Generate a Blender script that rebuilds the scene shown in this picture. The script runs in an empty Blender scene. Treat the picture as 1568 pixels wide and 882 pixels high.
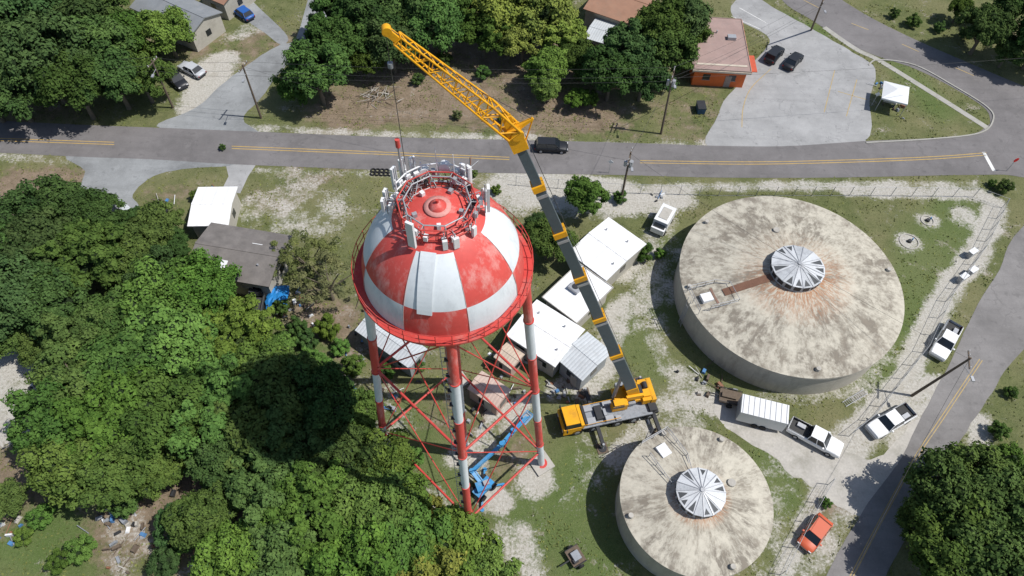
import bpy, math, random
import numpy as np
from mathutils import Vector, Matrix
random.seed(7); np.random.seed(7)
sc=bpy.context.scene
col=sc.collection
# ---------------------------------------------------------------- camera
FPX=1090.0; HC=74.0; TH=math.radians(56.0); RO=math.radians(2.03)
CAM=Vector((0,0,HC))
F=Vector((0,math.cos(TH),-math.sin(TH))); R0=Vector((1,0,0)); U0=Vector((0,math.sin(TH),math.cos(TH)))
RR=R0*math.cos(RO)+U0*math.sin(RO); UU=U0*math.cos(RO)-R0*math.sin(RO)
cd=bpy.data.cameras.new("camera"); cam=bpy.data.objects.new("camera",cd); col.objects.link(cam)
cd.sensor_width=36; cd.lens=36*FPX/1568.0; cd.clip_end=12000; cd.clip_start=0.5
cam.matrix_world=Matrix(((RR.x,UU.x,-F.x,0),(RR.y,UU.y,-F.y,0),(RR.z,UU.z,-F.z,HC),(0,0,0,1)))
sc.camera=cam
def W(p,t=0.0):
    """survey: bearing of a point of known height t -> world metres"""
    d=F+RR*((p[0]-784)/FPX)+UU*((441-p[1])/FPX)
    return CAM+d*((HC-t)/(-d.z))
# ---------------------------------------------------------------- light
EL=math.radians(58); sd=Vector((1.0,-0.10,0)).normalized()
sdir=Vector((sd.x*math.cos(EL),sd.y*math.cos(EL),math.sin(EL)))
sl=bpy.data.lights.new("sun","SUN"); sl.energy=4.6; sl.angle=math.radians(0.5); sl.color=(1,0.965,0.91)
so=bpy.data.objects.new("sun",sl); so.rotation_euler=(-sdir).to_track_quat('-Z','Y').to_euler(); so.location=(60,40,90); col.objects.link(so)
w=bpy.data.worlds.new("World"); sc.world=w; w.use_nodes=True
nt=w.node_tree; bg=nt.nodes['Background']; sk=nt.nodes.new('ShaderNodeTexSky'); sk.sky_type='NISHITA'; sk.sun_disc=False
sk.sun_elevation=EL; sk.sun_rotation=math.atan2(sd.x,sd.y); bg.inputs[1].default_value=0.105
nt.links.new(sk.outputs[0],bg.inputs[0])
sc.view_settings.view_transform='Standard'; sc.view_settings.look='None'; sc.view_settings.exposure=0
# ---------------------------------------------------------------- node helpers
class NT:
    def __init__(s,name):
        s.m=bpy.data.materials.new(name); s.m.use_nodes=True; s.t=s.m.node_tree
        s.b=s.t.nodes['Principled BSDF']; s.out=s.t.nodes['Material Output']
    def n(s,ty): return s.t.nodes.new(ty)
    def set(s,sock,v):
        if isinstance(v,bpy.types.NodeSocket): s.t.links.new(v,sock)
        elif isinstance(v,(tuple,list)):
            v=tuple(v)
            if len(sock.default_value)==4 and len(v)==3: v=v+(1,)
            sock.default_value=v
        else: sock.default_value=v
    def obj(s): return s.n('ShaderNodeTexCoord').outputs['Object']
    def pos(s): return s.n('ShaderNodeNewGeometry').outputs['Position']
    def noise(s,vec,scale,detail=4,rough=.6):
        x=s.n('ShaderNodeTexNoise'); s.set(x.inputs['Vector'],vec); x.inputs['Scale'].default_value=scale
        x.inputs['Detail'].default_value=detail; x.inputs['Roughness'].default_value=rough; return x.outputs[0]
    def M(s,op,a,b=0.0,c=0.0,cl=False):
        x=s.n('ShaderNodeMath'); x.operation=op; x.use_clamp=cl
        s.set(x.inputs[0],a); s.set(x.inputs[1],b); s.set(x.inputs[2],c); return x.outputs[0]
    def VM(s,op,a,b=None):
        x=s.n('ShaderNodeVectorMath'); x.operation=op; s.set(x.inputs[0],a)
        if b is not None: s.set(x.inputs[1],b)
        return x.outputs['Value'] if op in('LENGTH','DOT_PRODUCT') else x.outputs[0]
    def mix(s,f,a,b,bt='MIX'):
        x=s.n('ShaderNodeMix'); x.data_type='RGBA'; x.blend_type=bt; x.clamp_factor=True
        s.set(x.inputs[0],f); s.set(x.inputs[6],a); s.set(x.inputs[7],b); return x.outputs[2]
    def step(s,v,lo,hi):
        x=s.n('ShaderNodeMapRange'); x.clamp=True; s.set(x.inputs[0],v); x.inputs[1].default_value=lo; x.inputs[2].default_value=hi; return x.outputs[0]
    def attr(s,nm):
        x=s.n('ShaderNodeAttribute'); x.attribute_name=nm; return x.outputs['Fac']
    def bump(s,h,st=.4,d=.05):
        x=s.n('ShaderNodeBump'); x.inputs['Strength'].default_value=st; x.inputs['Distance'].default_value=d
        s.set(x.inputs['Height'],h); s.t.links.new(x.outputs[0],s.b.inputs['Normal'])
    def done(s,c,rough=.8,metal=0,spec=.3):
        s.set(s.b.inputs['Base Color'],c); s.set(s.b.inputs['Roughness'],rough); s.b.inputs['Metallic'].default_value=metal
        s.b.inputs['Specular IOR Level'].default_value=spec; return s.m
MC={}
def mat(name,c,rough=.6,var=.2,scale=1.2,metal=0,dirt=None,spec=.3,streak=False,dk=.6):
    if name in MC: return MC[name]
    k=NT(name); p=k.obj()
    a=k.noise(p,scale,5,.65); b=k.noise(p,scale*7,2)
    f=k.M('MULTIPLY_ADD',b,.4,k.M('MULTIPLY',a,.6))
    f=k.step(f,.3,.7)
    cc=k.mix(f,tuple(x*(1-var) for x in c),tuple(min(1,x*(1+var)) for x in c))
    if dirt:
        q=k.VM('MULTIPLY',p,(1,1,.25)) if streak else p
        cc=k.mix(k.M('MULTIPLY',k.step(k.noise(q,scale*(1.6 if streak else .6),7,.75),.5,.66),dk),cc,dirt)
    MC[name]=k.done(cc,rough,metal,spec); return MC[name]
red=mat('tower_red_paint',(.58,.082,.07),.5,.10,.5,dirt=(.66,.34,.31),streak=True,dk=.7)
white=mat('tower_white_paint',(.65,.69,.72),.5,.05,.5,dirt=(.46,.49,.52),streak=True)
dred=mat('red_steel',(.52,.06,.05),.5,.2,1,dirt=(.45,.2,.17))
gal=mat('galvanised_steel',(.38,.39,.41),.45,.15,2,metal=.3)
antw=mat('antenna_white',(.70,.71,.72),.5,.06,2)
dark=mat('dark_rubber',(.02,.02,.022),.8,.3,3)
black=mat('black_steel',(.035,.036,.04),.5,.2,2)
glass=mat('dark_glass',(.015,.02,.026),.12,.1,1,spec=.6)
yel=mat('crane_yellow',(.74,.36,.012),.45,.12,1,dirt=(.45,.22,.03))
boomg=mat('boom_grey',(.075,.10,.115),.4,.15,1)
deckg=mat('crane_deck_grey',(.26,.28,.31),.5,.25,2,dirt=(.1,.1,.1))
wood=mat('wood_pole',(.13,.10,.075),.85,.3,3)
chrome=mat('lamp_lens',(.7,.7,.7),.2,.05,1)
concr=mat('concrete',(.42,.40,.36),.85,.15,.8,dirt=(.28,.26,.23))
rope=mat('wire_rope',(.06,.06,.06),.5,.1,1)
blue=mat('lift_blue',(.05,.25,.50),.45,.15,1,dirt=(.25,.35,.42))
# ---------------------------------------------------------------- mesh builder
class MB:
    def __init__(s): s.P={}; s.cur='body'
    def part(s,n): s.cur=n; return s
    def add(s,vs,fs,m,smooth=False):
        p=s.P.setdefault(s.cur,dict(v=[],f=[],mi=[],sm=[],m=[]))
        o=len(p['v']); p['v']+= [tuple(v) for v in vs]
        for i,f in enumerate(fs):
            mm=m[i] if isinstance(m,list) else m
            if mm not in p['m']: p['m'].append(mm)
            p['f'].append([o+j for j in f]); p['mi'].append(p['m'].index(mm)); p['sm'].append(smooth)
    def box(s,c,sz,m,rot=0,M=None,taper=1.0,top=None):
        hx,hy,hz=sz[0]/2,sz[1]/2,sz[2]/2; V=[]
        for z,t in((-hz,1),(hz,taper)):
            for x,y in((-hx,-hy),(hx,-hy),(hx,hy),(-hx,hy)): V.append(Vector((x*t,y*t,z)))
        if M is None: M=Matrix.Rotation(rot,3,'Z')
        V=[M@v+Vector(c) for v in V]
        fs=[(3,2,1,0),(4,5,6,7),(0,1,5,4),(1,2,6,5),(2,3,7,6),(3,0,4,7)]
        s.add(V,fs,m if top is None else [m,top,m,m,m,m])
    def beam(s,a,b,wd,ht,m,w2=None,h2=None):
        a=Vector(a); b=Vector(b); d=(b-a).normalized()
        up=Vector((0,0,1)) if abs(d.z)<.98 else Vector((1,0,0))
        x=d.cross(up).normalized(); y=x.cross(d).normalized()
        w2=w2 or wd; h2=h2 or ht; V=[]
        for p,ww,hh in((a,wd,ht),(b,w2,h2)):
            for sx,sy in((-1,-1),(1,-1),(1,1),(-1,1)): V.append(p+x*sx*ww/2+y*sy*hh/2)
        s.add(V,[(3,2,1,0),(4,5,6,7),(0,1,5,4),(1,2,6,5),(2,3,7,6),(3,0,4,7)],m)
    def cyl(s,a,b,r1,r2,m,n=12,smooth=True,caps=True):
        a=Vector(a); b=Vector(b); d=(b-a).normalized()
        up=Vector((0,0,1)) if abs(d.z)<.98 else Vector((1,0,0))
        x=d.cross(up).normalized(); y=d.cross(x).normalized(); V=[]
        for p,r in((a,r1),(b,r2)):
            for i in range(n):
                t=2*math.pi*i/n; V.append(p+x*math.cos(t)*r+y*math.sin(t)*r)
        s.add(V,[(i,(i+1)%n,n+(i+1)%n,n+i) for i in range(n)],m,smooth)
        if caps:
            s.add(V[:n],[list(range(n))[::-1]],m); s.add(V[n:],[list(range(n))],m)
    def tube(s,pts,r,m,n=6):
        for a,b in zip(pts[:-1],pts[1:]): s.cyl(a,b,r,r,m,n)
    def lathe(s,prof,c,m,n=48,smooth=True):
        c=Vector(c); V=[]; K=len(prof)
        for r,z in prof:
            for i in range(n):
                t=2*math.pi*i/n; V.append(c+Vector((r*math.cos(t),r*math.sin(t),z)))
        fs=[];ms=[]
        for k in range(K-1):
            for i in range(n):
                fs.append((k*n+i,k*n+(i+1)%n,(k+1)*n+(i+1)%n,(k+1)*n+i))
                ms.append(m(k,(i+.5)*2*math.pi/n) if callable(m) else m)
        s.add(V,fs,ms,smooth)
    def prism(s,pts,z0,z1,m,mt=None):
        n=len(pts); V=[(p[0],p[1],z0) for p in pts]+[(p[0],p[1],z1) for p in pts]
        s.add(V,[(i,(i+1)%n,n+(i+1)%n,n+i) for i in range(n)],m)
        s.add(V[n:],[list(range(n))],mt or m)
    def truss(s,a,b,w1,w2,n,m,r=.05,r2=.03,h1=None,h2=None):
        a=Vector(a); b=Vector(b); d=(b-a).normalized()
        x=d.cross(Vector((0,0,1))).normalized(); y=x.cross(d).normalized(); L=[]
        h1=h1 or w1; h2=h2 or w2
        for i in range(n+1):
            t=i/n; p=a.lerp(b,t); ww=w1+(w2-w1)*t; hh=h1+(h2-h1)*t
            L.append([p+x*sx*ww/2+y*sy*hh/2 for sx,sy in((-1,-1),(1,-1),(1,1),(-1,1))])
        for j in range(4):
            s.cyl(L[0][j],L[-1][j],r,r,m,6)
            for i in range(n):
                q=L[i][j] if i%2==0 else L[i][(j+1)%4]; q2=L[i+1][(j+1)%4] if i%2==0 else L[i+1][j]
                s.cyl(q,q2,r2,r2,m,5,caps=False)
            s.cyl(L[0][j],L[0][(j+1)%4],r2,r2,m,5); s.cyl(L[-1][j],L[-1][(j+1)%4],r2,r2,m,5)
    def obj(s,name,loc=(0,0,0),rot=0):
        obs=[]
        for pn,p in s.P.items():
            me=bpy.data.meshes.new(name+'_'+pn); me.from_pydata(p['v'],[],p['f'])
            for m in p['m']: me.materials.append(m)
            me.polygons.foreach_set('material_index',p['mi']); me.polygons.foreach_set('use_smooth',p['sm']); me.update()
            o=bpy.data.objects.new(pn if len(s.P)>1 else name,me); col.objects.link(o); obs.append(o)
        if len(obs)>1:
            e=bpy.data.objects.new(name,None); e.empty_display_size=.5; col.objects.link(e)
            for o in obs: o.parent=e
        else: e=obs[0]
        e.location=loc; e.rotation_euler=(0,0,rot); return e
def V2(p): return (p.x,p.y)
# ---------------------------------------------------------------- sheets
POLYS=[]
def smooth_pts(pts,closed=True,k=5):
    out=[]; n=len(pts)
    for i in range(n if closed else n-1):
        p0=pts[(i-1)%n] if closed or i>0 else pts[i]; p1=pts[i]; p2=pts[(i+1)%n]; p3=pts[(i+2)%n] if closed or i+2<n else p2
        for j in range(k):
            t=j/k; out.append(.5*((2*p1)+(p2-p0)*t+(2*p0-5*p1+4*p2-p3)*t*t+(3*p1-p0-3*p2+p3)*t**3))
    if not closed: out.append(pts[-1])
    return out
def sheet(name,px,z,m,smooth=True,jit=0,block=True):
    P=[W(p) for p in px]
    if smooth: P=smooth_pts(P)
    if jit: P=[p+Vector((random.uniform(-jit,jit),random.uniform(-jit,jit),0)) for p in P]
    me=bpy.data.meshes.new(name); me.from_pydata([(p.x,p.y,z) for p in P],[],[list(range(len(P)))]); me.materials.append(m); me.update()
    if me.polygons[0].normal.z<0: me.flip_normals()
    o=bpy.data.objects.new(name,me); col.objects.link(o)
    if block: POLYS.append(np.array([(p.x,p.y) for p in P]))
    return o
def ribbon(name,px,width,z,m,dash=None,thick=0,sm=True,block=False):
    P=[W(p) for p in px]
    if sm and len(P)>2: P=smooth_pts(P,False,6)
    b=MB(); acc=0
    for a,c in zip(P[:-1],P[1:]):
        L=(c-a).length; d=(c-a).normalized(); n=Vector((-d.y,d.x,0))*width/2
        segs=[(a,c)]
        if dash:
            segs=[]; t=0
            while t<L:
                if ((acc+t)%(dash[0]+dash[1]))<dash[0]: segs.append((a+d*t,a+d*min(L,t+.5)))
                t+=.5
        acc+=L
        for s0,s1 in segs:
            Q=[s0-n,s1-n,s1+n,s0+n]
            if thick: b.prism([V2(q) for q in Q],0,z,m)
            else: b.add([(q.x,q.y,z) for q in Q],[(0,1,2,3)],m)
            if block: POLYS.append(np.array([V2(q) for q in Q]))
    return b.obj(name)
def asphalt(name,c,crack=.5,patch=.3):
    k=NT(name); p=k.pos()
    a=k.noise(p,.12,6,.7); b=k.noise(p,6,3,.8); c2=k.noise(p,.5,5,.7); lg=k.noise(k.VM('MULTIPLY',p,(.12,1.6,1)),.5,4,.6)
    cc=k.mix(k.step(a,.35,.65),tuple(x*(1-patch) for x in c),tuple(x*(1+patch) for x in c))
    cc=k.mix(k.M('MULTIPLY',k.step(c2,.5,.7),.5),cc,tuple(x*1.3 for x in c))
    cc=k.mix(k.M('MULTIPLY',k.step(lg,.5,.7),.35),cc,tuple(x*.7 for x in c))
    cc=k.mix(k.M('MULTIPLY',k.step(k.noise(p,.9,3,.5),.63,.70),.35),cc,tuple(x*.45 for x in c))
    cc=k.mix(k.step(b,.2,.8),cc,k.mix(.4,cc,tuple(x*.5 for x in c)))
    vo=k.n('ShaderNodeTexVoronoi'); vo.feature='DISTANCE_TO_EDGE'; vo.inputs['Scale'].default_value=.16
    nn=k.n('ShaderNodeTexNoise'); nn.inputs['Scale'].default_value=.7; nn.inputs['Detail'].default_value=5; k.set(nn.inputs['Vector'],p)
    wv=k.VM('ADD',p,k.VM('MULTIPLY',nn.outputs[1],(4,4,0))); k.set(vo.inputs['Vector'],wv)
    cr=k.M('LESS_THAN',vo.outputs['Distance'],.010)
    cc=k.mix(k.M('MULTIPLY',k.M('MULTIPLY',cr,k.step(c2,.4,.6)),crack),cc,tuple(x*.5 for x in c))
    k.bump(b,.3,.02)
    return k.done(cc,.85)
road_m=asphalt('road_asphalt',(.185,.175,.175),.35,.2); roade=asphalt('east_asphalt',(.225,.215,.21),.4,.25); road2=asphalt('old_asphalt',(.265,.275,.28),.3); lot_m=asphalt('parking_concrete',(.35,.35,.35),.5,.2)
ymark=mat('yellow_marking',(.50,.33,.09),.8,.2,1,dirt=(.28,.24,.18)); wmark=mat('white_marking',(.7,.7,.68),.8,.15,1,dirt=(.35,.35,.34)); yfade=mat('faded_yellow_marking',(.42,.31,.14),.8,.2,1,dirt=(.26,.24,.2))
main_top=[(-260,172),(0,185),(120,191),(250,196),(375,201),(600,210),(820,215),(1000,220),(1085,223),(1200,224),(1325,216),(1420,212),(1490,205),(1515,190),(1560,160),(1720,190)]
main_bot=[(1720,310),(1568,272),(1490,268),(1280,272),(1100,272),(940,268),(760,265),(600,261),(440,255),(345,251),(230,244),(120,240),(0,234),(-260,222)]
sheet('main_road',main_top+main_bot,.024,road_m)
sheet('side_street_east',[(1180,-40),(1200,3),(1245,32),(1290,62),(1340,85),(1400,105),(1460,135),(1510,168),(1525,200),(1600,215),(1780,260),(1720,190),(1568,132),(1480,95),(1400,60),(1330,25),(1275,-10),(1240,-40)],.020,road_m)
sheet('access_road',[(1720,215),(1568,345),(1530,412),(1490,480),(1455,555),(1420,620),(1380,700),(1330,770),(1290,835),(1262,890),(1235,950),(1325,960),(1355,885),(1400,800),(1445,715),(1480,660),(1520,600),(1568,535),(1740,380)],.020,roade,True,.06)
sheet('side_street',[(240,193),(300,165),(345,125),(400,85),(430,68),(455,55),(485,-30),(540,-30),(505,35),(470,70),(430,110),(400,150),(372,182),(395,204),(320,204)],.016,road2,True,.06)
sheet('driveway',[(372,-10),(400,15),(440,55),(430,68),(405,50),(375,28),(350,-10)],.012,road2)
sheet('lane',[(112,236),(130,262),(122,292),(135,330),(185,345),(212,318),(204,298),(235,270),(290,258),(350,254),(340,244)],.016,road2,True,.06)
sheet('driveway',[(345,249),(392,252),(380,270),(368,296),(338,294),(350,270)],.012,lot_m,False)
sheet('parking_lot',[(1085,226),(1098,180),(1112,150),(1135,125),(1150,100),(1178,65),(1165,48),(1125,28),(1122,5),(1150,-8),(1190,15),(1240,42),(1280,65),(1305,80),(1340,105),(1332,150),(1323,218),(1200,228)],.012,lot_m,True,.08)
sheet('driveway',[(1098,640),(1120,600),(1215,650),(1290,690),(1345,700),(1392,650),(1420,640),(1375,722),(1320,790),(1255,752),(1190,708)],.010,mat('packed_sand',(.42,.40,.365),.9,.2,.6,dirt=(.25,.24,.2)),True,.3)
oldc=mat('old_concrete',(.36,.35,.32),.85,.15,.8,dirt=(.25,.24,.2))
ribbon('pavement',[(1262,42),(1310,75),(1345,92),(1420,138),(1512,196)],.95,.03,oldc,block=True)
ribbon('kerb',[(1330,100),(1345,92),(1400,100),(1460,132),(1512,165),(1520,185),(1500,204),(1430,213),(1326,219)],.22,.13,oldc,thick=1)
for seg in([(-200,205),(0,212),(175,218)],[(355,224),(560,232),(780,241)],[(980,246),(1150,248),(1300,245),(1430,240),(1510,234)]):
    ribbon('road_marking',seg,.12,.032,ymark); ribbon('road_marking',[(a,b+3.6) for a,b in seg],.12,.032,ymark)
ribbon('road_marking',[(1506,233),(1522,262)],.5,.032,wmark)
ribbon('road_marking',[(1500,550),(1440,640),(1400,700),(1350,790),(1300,885)],.10,.030,yfade); ribbon('road_marking',[(1504,552),(1444,642),(1404,702),(1354,792),(1304,887)],.10,.030,yfade)
ribbon('road_marking',[(1230,0),(1290,30),(1345,52),(1420,85),(1500,120)],.14,.030,yfade,dash=(3,6))
for a,b in([(1278,108),(1262,172)],[(1312,122),(1296,178)],[(1283,140),(1328,153)],[(1120,25),(1165,45)],[(1132,12),(1175,36)]):
    ribbon('parking_marking',[a,b],.12,.020,wmark if a[0]<1200 else yfade)
ribbon('parking_marking',[(1180,106),(1150,135),(1138,165),(1136,195)],.12,.020,yfade)
# ---------------------------------------------------------------- ground
xs=np.concatenate([[-6000,-1500,-500,-250,-150],np.arange(-115,115.1,.5),[150,250,500,1500,6000]])
ys=np.concatenate([[-6000,-1500,-400,-120,-40],np.arange(-6,128.1,.5),[140,180,260,500,1500,8000]])
GX,GY=np.meshgrid(xs,ys); sh=GX.shape; PX=GX.ravel(); PY=GY.ravel()
A={'sand':np.full(PX.size,.18),'dirt':np.full(PX.size,.20),'lush':np.full(PX.size,.3)}
def stroke(kind,pts,wd,st=1.0):
    P=[W(p) for p in pts]
    if len(P)==1: P=P*2
    d=np.full(PX.size,1e9)
    for a,b in zip(P[:-1],P[1:]):
        dx,dy=b.x-a.x,b.y-a.y; L=dx*dx+dy*dy+1e-9
        t=np.clip(((PX-a.x)*dx+(PY-a.y)*dy)/L,0,1); d=np.minimum(d,np.hypot(PX-a.x-t*dx,PY-a.y-t*dy))
    A[kind][:]=np.maximum(A[kind],st*np.clip(1.5-d/wd,0,1))
for s in [([(770,275),(860,285),(960,292)],2.4,1.0),([(780,300),(1000,310),(1040,300)],3.0,.85),([(960,290),(1100,286),(1300,284),(1490,284)],1.1,.66),
 ([(1525,318),(1500,380),(1450,450),(1412,520),(1380,590),(1330,650)],1.7,1.0),([(1300,292),(1500,298),(1528,312)],1.3,.9),([(1330,650),(1290,690)],2.2,.95),([(1470,330),(1500,350)],2,.7),
 ([(1400,600),(1440,590),(1380,680)],1.8,.9),([(1260,750),(1230,800),(1200,880)],1.3,.8),([(1290,790),(1240,880)],1.4,.6),
 ([(1500,650),(1510,720)],1.6,.8),([(1420,338)],1.8,.8),([(1392,370)],1.8,.8),([(822,735)],2.2,1.0),([(750,760),(765,768)],1.5,1.0),([(590,692)],1.4,.9),([(702,700)],1.6,.9),
 ([(720,715),(760,650),(800,620)],1.8,.75),([(795,825),(815,870),(770,815)],1.6,.75),([(1000,460),(950,470),(925,560),(895,600)],1.9,.75),([(1000,520),(1020,560),(1080,600)],1.5,.62),([(950,420),(1000,370)],2,.75),
 ([(440,290),(500,330),(400,320)],5,.5),([(1000,400),(985,480)],3,.58),([(300,120),(340,95),(300,160)],3.2,.95),([(400,35),(350,60)],2,.5),
 ([(5,560),(20,640),(-30,600)],3.5,1.0),([(200,850),(190,820)],3,.5),([(1050,610),(1110,620)],1.7,.8),([(870,585),(850,600)],1.5,.7),([(940,700),(985,660)],1.6,.75),([(920,690),(900,640)],2,.5),
 ([(1210,690),(1250,720)],2,.85),([(1040,600),(1000,640),(1060,650)],1.8,.6),([(1130,200),(1070,225),(880,222)],1.2,.5),([(380,195),(600,206),(820,212)],1.0,.6),([(390,262),(760,272)],.8,.5),([(0,240),(110,246)],1,.5),
 ([(1180,600),(1300,600),(1360,540)],1.6,.55),([(840,770),(900,720)],3,.35),([(1020,330),(1040,400),(1010,480)],1.8,.5),([(1190,720),(1210,800),(1170,870)],2,.5),([(640,760),(690,790)],2,.5),([(560,560),(600,640)],3,.5)]: stroke('sand',*s)
for s in [([(530,170),(640,150),(760,165),(900,170)],6,.85),([(560,100),(700,90),(900,80)],9,.8),([(640,150),(720,140)],4,1.1),([(20,290),(90,290)],4,1.0),([(40,700),(10,760)],5,.75),([(280,720),(330,760),(200,800)],6,.8),
 ([(480,470),(560,540)],4,.7),([(300,60),(360,90),(420,60)],5,.6),([(500,260),(420,300)],5,.5),([(160,80),(60,160)],8,.6),([(640,780),(560,690)],3,.45),([(1500,30),(1568,60)],6,.4),([(980,180),(1080,200),(1100,160)],4,.45),
 ([(1250,780),(1290,760)],2,.7),([(700,620),(760,690)],5,.5),([(280,300),(240,300)],3,.5),([(950,200),(1080,140)],4,.45)]: stroke('dirt',*s)
for s in [([(820,800),(880,740),(900,850)],5,1.0),([(1460,330),(1400,440),(1360,560)],5,.9),([(1000,560),(960,500)],3,.8),([(1040,380),(1020,480)],3,.9),([(90,820),(30,800)],6,1.2),([(1200,760),(1180,700)],3,.9),([(660,740),(620,780)],5,.9),([(1440,170),(1380,100)],3,.9),([(1160,15),(1260,50)],2,1.0),([(500,560)],5,1.1),([(610,650),(650,700)],4,.8)]: stroke('lush',*s)
me=bpy.data.meshes.new('ground'); ny,nx=sh
me.vertices.add(PX.size); co=np.zeros((PX.size,3)); co[:,0]=PX; co[:,1]=PY; me.vertices.foreach_set('co',co.ravel())
i=np.arange((ny-1)*(nx-1)); r=i//(nx-1); c=i%(nx-1); a=r*nx+c; fq=np.stack([a,a+1,a+nx+1,a+nx],1)
me.loops.add(fq.size); me.loops.foreach_set('vertex_index',fq.ravel()); me.polygons.add(len(fq)); me.polygons.foreach_set('loop_start',np.arange(len(fq))*4); me.update(calc_edges=True)
for kk,v in A.items():
    at=me.attributes.new(kk,'FLOAT','POINT'); at.data.foreach_set('value',v)
k=NT('ground_grass'); p=k.pos()
n1=k.noise(p,.10,5,.6); n2=k.noise(p,.6,6,.7); n3=k.noise(p,3.5,4,.75); n4=k.noise(p,.28,8,.75); n5=k.noise(p,9,3,.8)
g=k.mix(k.step(n2,.35,.65),(.090,.110,.040),(.155,.168,.070))
g=k.mix(k.M('MULTIPLY',k.step(n1,.42,.62),.7),g,(.205,.190,.10))
g=k.mix(k.M('MULTIPLY',k.M('SUBTRACT',k.attr('lush'),.3),.85,cl=True),g,(.085,.145,.036))
g=k.mix(k.M('MULTIPLY',k.step(n3,.5,.66),.5),g,(.050,.075,.025))
g=k.mix(k.M('MULTIPLY',k.step(n5,.52,.72),.45),g,(.32,.30,.20))
df=k.M('ADD',k.attr('dirt'),k.M('MULTIPLY',k.M('SUBTRACT',n4,.5),2.4)); df=k.step(df,.38,.75)
dc=k.mix(k.step(n2,.3,.7),(.17,.125,.09),(.32,.24,.185)); dc=k.mix(k.step(n3,.5,.75),dc,(.08,.06,.04))
g=k.mix(k.M('MULTIPLY',df,.85),g,dc)
sf=k.M('ADD',k.attr('sand'),k.M('ADD',k.M('MULTIPLY',k.M('SUBTRACT',n4,.5),2.2),k.M('MULTIPLY',k.M('SUBTRACT',n3,.5),1.1))); sf=k.step(sf,.38,.78)
scol=k.mix(k.step(n3,.3,.7),(.36,.335,.29),(.60,.58,.54)); scol=k.mix(k.M('MULTIPLY',k.step(n2,.5,.7),.5),scol,(.32,.29,.24))
g=k.mix(k.M('MULTIPLY',sf,.92),g,scol)
k.bump(k.M('ADD',n3,n5),.7,.12)
me.materials.append(k.done(g,.95,0,.1)); go=bpy.data.objects.new('ground',me); col.objects.link(go)
# ---------------------------------------------------------------- buildings
def rectf(A_,B_,D_,t):
    a=W(A_,t); b=W(B_,t); d=W(D_,t); ex=(b-a); L=ex.length; ex.normalize(); ey=Vector((-ex.y,ex.x,0)); D=(d-a).dot(ey)
    if D<0: ey=-ey; D=-D
    return a,ex,ey,L,D
def roofmat(name,c,ribs=0,dirt=None,var=.1,ribk=.45):
    k=NT(name); p=k.obj(); n=k.noise(p,.5,6,.7); n2=k.noise(p,5,3,.7)
    cc=k.mix(k.step(n,.35,.65),tuple(x*(1-var) for x in c),tuple(min(x*(1+var),.9) for x in c))
    cc=k.mix(k.M('MULTIPLY',k.step(n2,.45,.8),.25),cc,tuple(x*.75 for x in c))
    if dirt: cc=k.mix(k.M('MULTIPLY',k.step(k.noise(p,.9,7,.75),.5,.7),.5),cc,dirt)
    if ribs:
        wv=k.n('ShaderNodeTexWave'); wv.bands_direction='X'; wv.inputs['Scale'].default_value=ribs; wv.inputs['Distortion'].default_value=0; k.set(wv.inputs['Vector'],p)
        k.bump(wv.outputs[1],.4,.04)
        cc=k.mix(k.step(wv.outputs[1],.0,.25),k.mix(.5,cc,tuple(x*ribk for x in c)),cc)
    return k.done(cc,.6)
def house(name,A_,B_,D_,t,roof,wall,rise=.5,axis='x',over=.35,openings=True,trim=None,extra=None):
    a,ex,ey,L,D=rectf(A_,B_,D_,t)
    c=a+ex*L/2+ey*D/2; ang=math.atan2(ex.y,ex.x); b=MB(); trim=trim or concr
    wl,wd=L-2*over,D-2*over
    b.part('walls'); b.box((0,0,(t-.06)/2),(wl,wd,t-.06),wall)
    b.part('roof'); z=t-.05; th=.14
    hx,hy=L/2,D/2
    if axis=='x':
        V=[(-hx,-hy,z),(hx,-hy,z),(hx,hy,z),(-hx,hy,z),(-hx,0,z+rise),(hx,0,z+rise)]
        V2_=[(x,y,q+th) for x,y,q in V]
        b.add(V+V2_,[(6,7,11,10),(9,10,11,8),(0,1,7,6),(2,3,9,8),(1,5,11,7),(5,2,8,11),(3,4,10,9),(4,0,6,10),(1,0,4,5),(3,2,5,4)],roof)
        b.part('walls'); b.add([(-wl/2,-wd/2,z),(-wl/2,wd/2,z),(-wl/2,0,z+rise*.9),(wl/2,-wd/2,z),(wl/2,wd/2,z),(wl/2,0,z+rise*.9)],[(0,2,1),(3,4,5)],wall)
        b.part('ridge_cap'); b.beam((-hx,0,z+rise+th+.01),(hx,0,z+rise+th+.01),.3,.05,roof)
    else:
        b.box((0,0,z+th/2+.02),(L,D,th),trim,top=roof)
        b.part('parapet')
        for s in(-1,1):
            b.box((0,s*(D/2+.03),z+.12),(L+.16,.1,.26),trim); b.box((s*(L/2+.03),0,z+.12),(.1,D-.1,.26),trim)
    if openings:
        b.part('windows')
        for s in(-1,1):
            n=max(1,int(wl/3))
            for i in range(n):
                x=-wl/2+(i+.5)*wl/n; b.box((x,s*(wd/2+.012),t*.52),(1.1,.06,1.0),glass); b.box((x,s*(wd/2+.01),t*.52-.56),(1.3,.12,.1),trim)
            n=max(1,int(wd/4))
            for i in range(n):
                y=-wd/2+(i+.5)*wd/n; b.box((s*(wl/2+.012),y,t*.52),(.06,1.0,1.0),glass)
        b.part('door'); b.box((wl*.18,-wd/2-.02,1.03),(.95,.08,2.06),trim)
    if extra: extra(b,L,D,z+th)
    POLYS.append(np.array([V2(a),V2(a+ex*L),V2(a+ex*L+ey*D),V2(a+ey*D)]))
    return b.obj(name,(c.x,c.y,0),ang)
wroof=roofmat('white_roof',(.80,.80,.80),.22,dirt=(.60,.60,.58),var=.04,ribk=.75)
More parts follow.
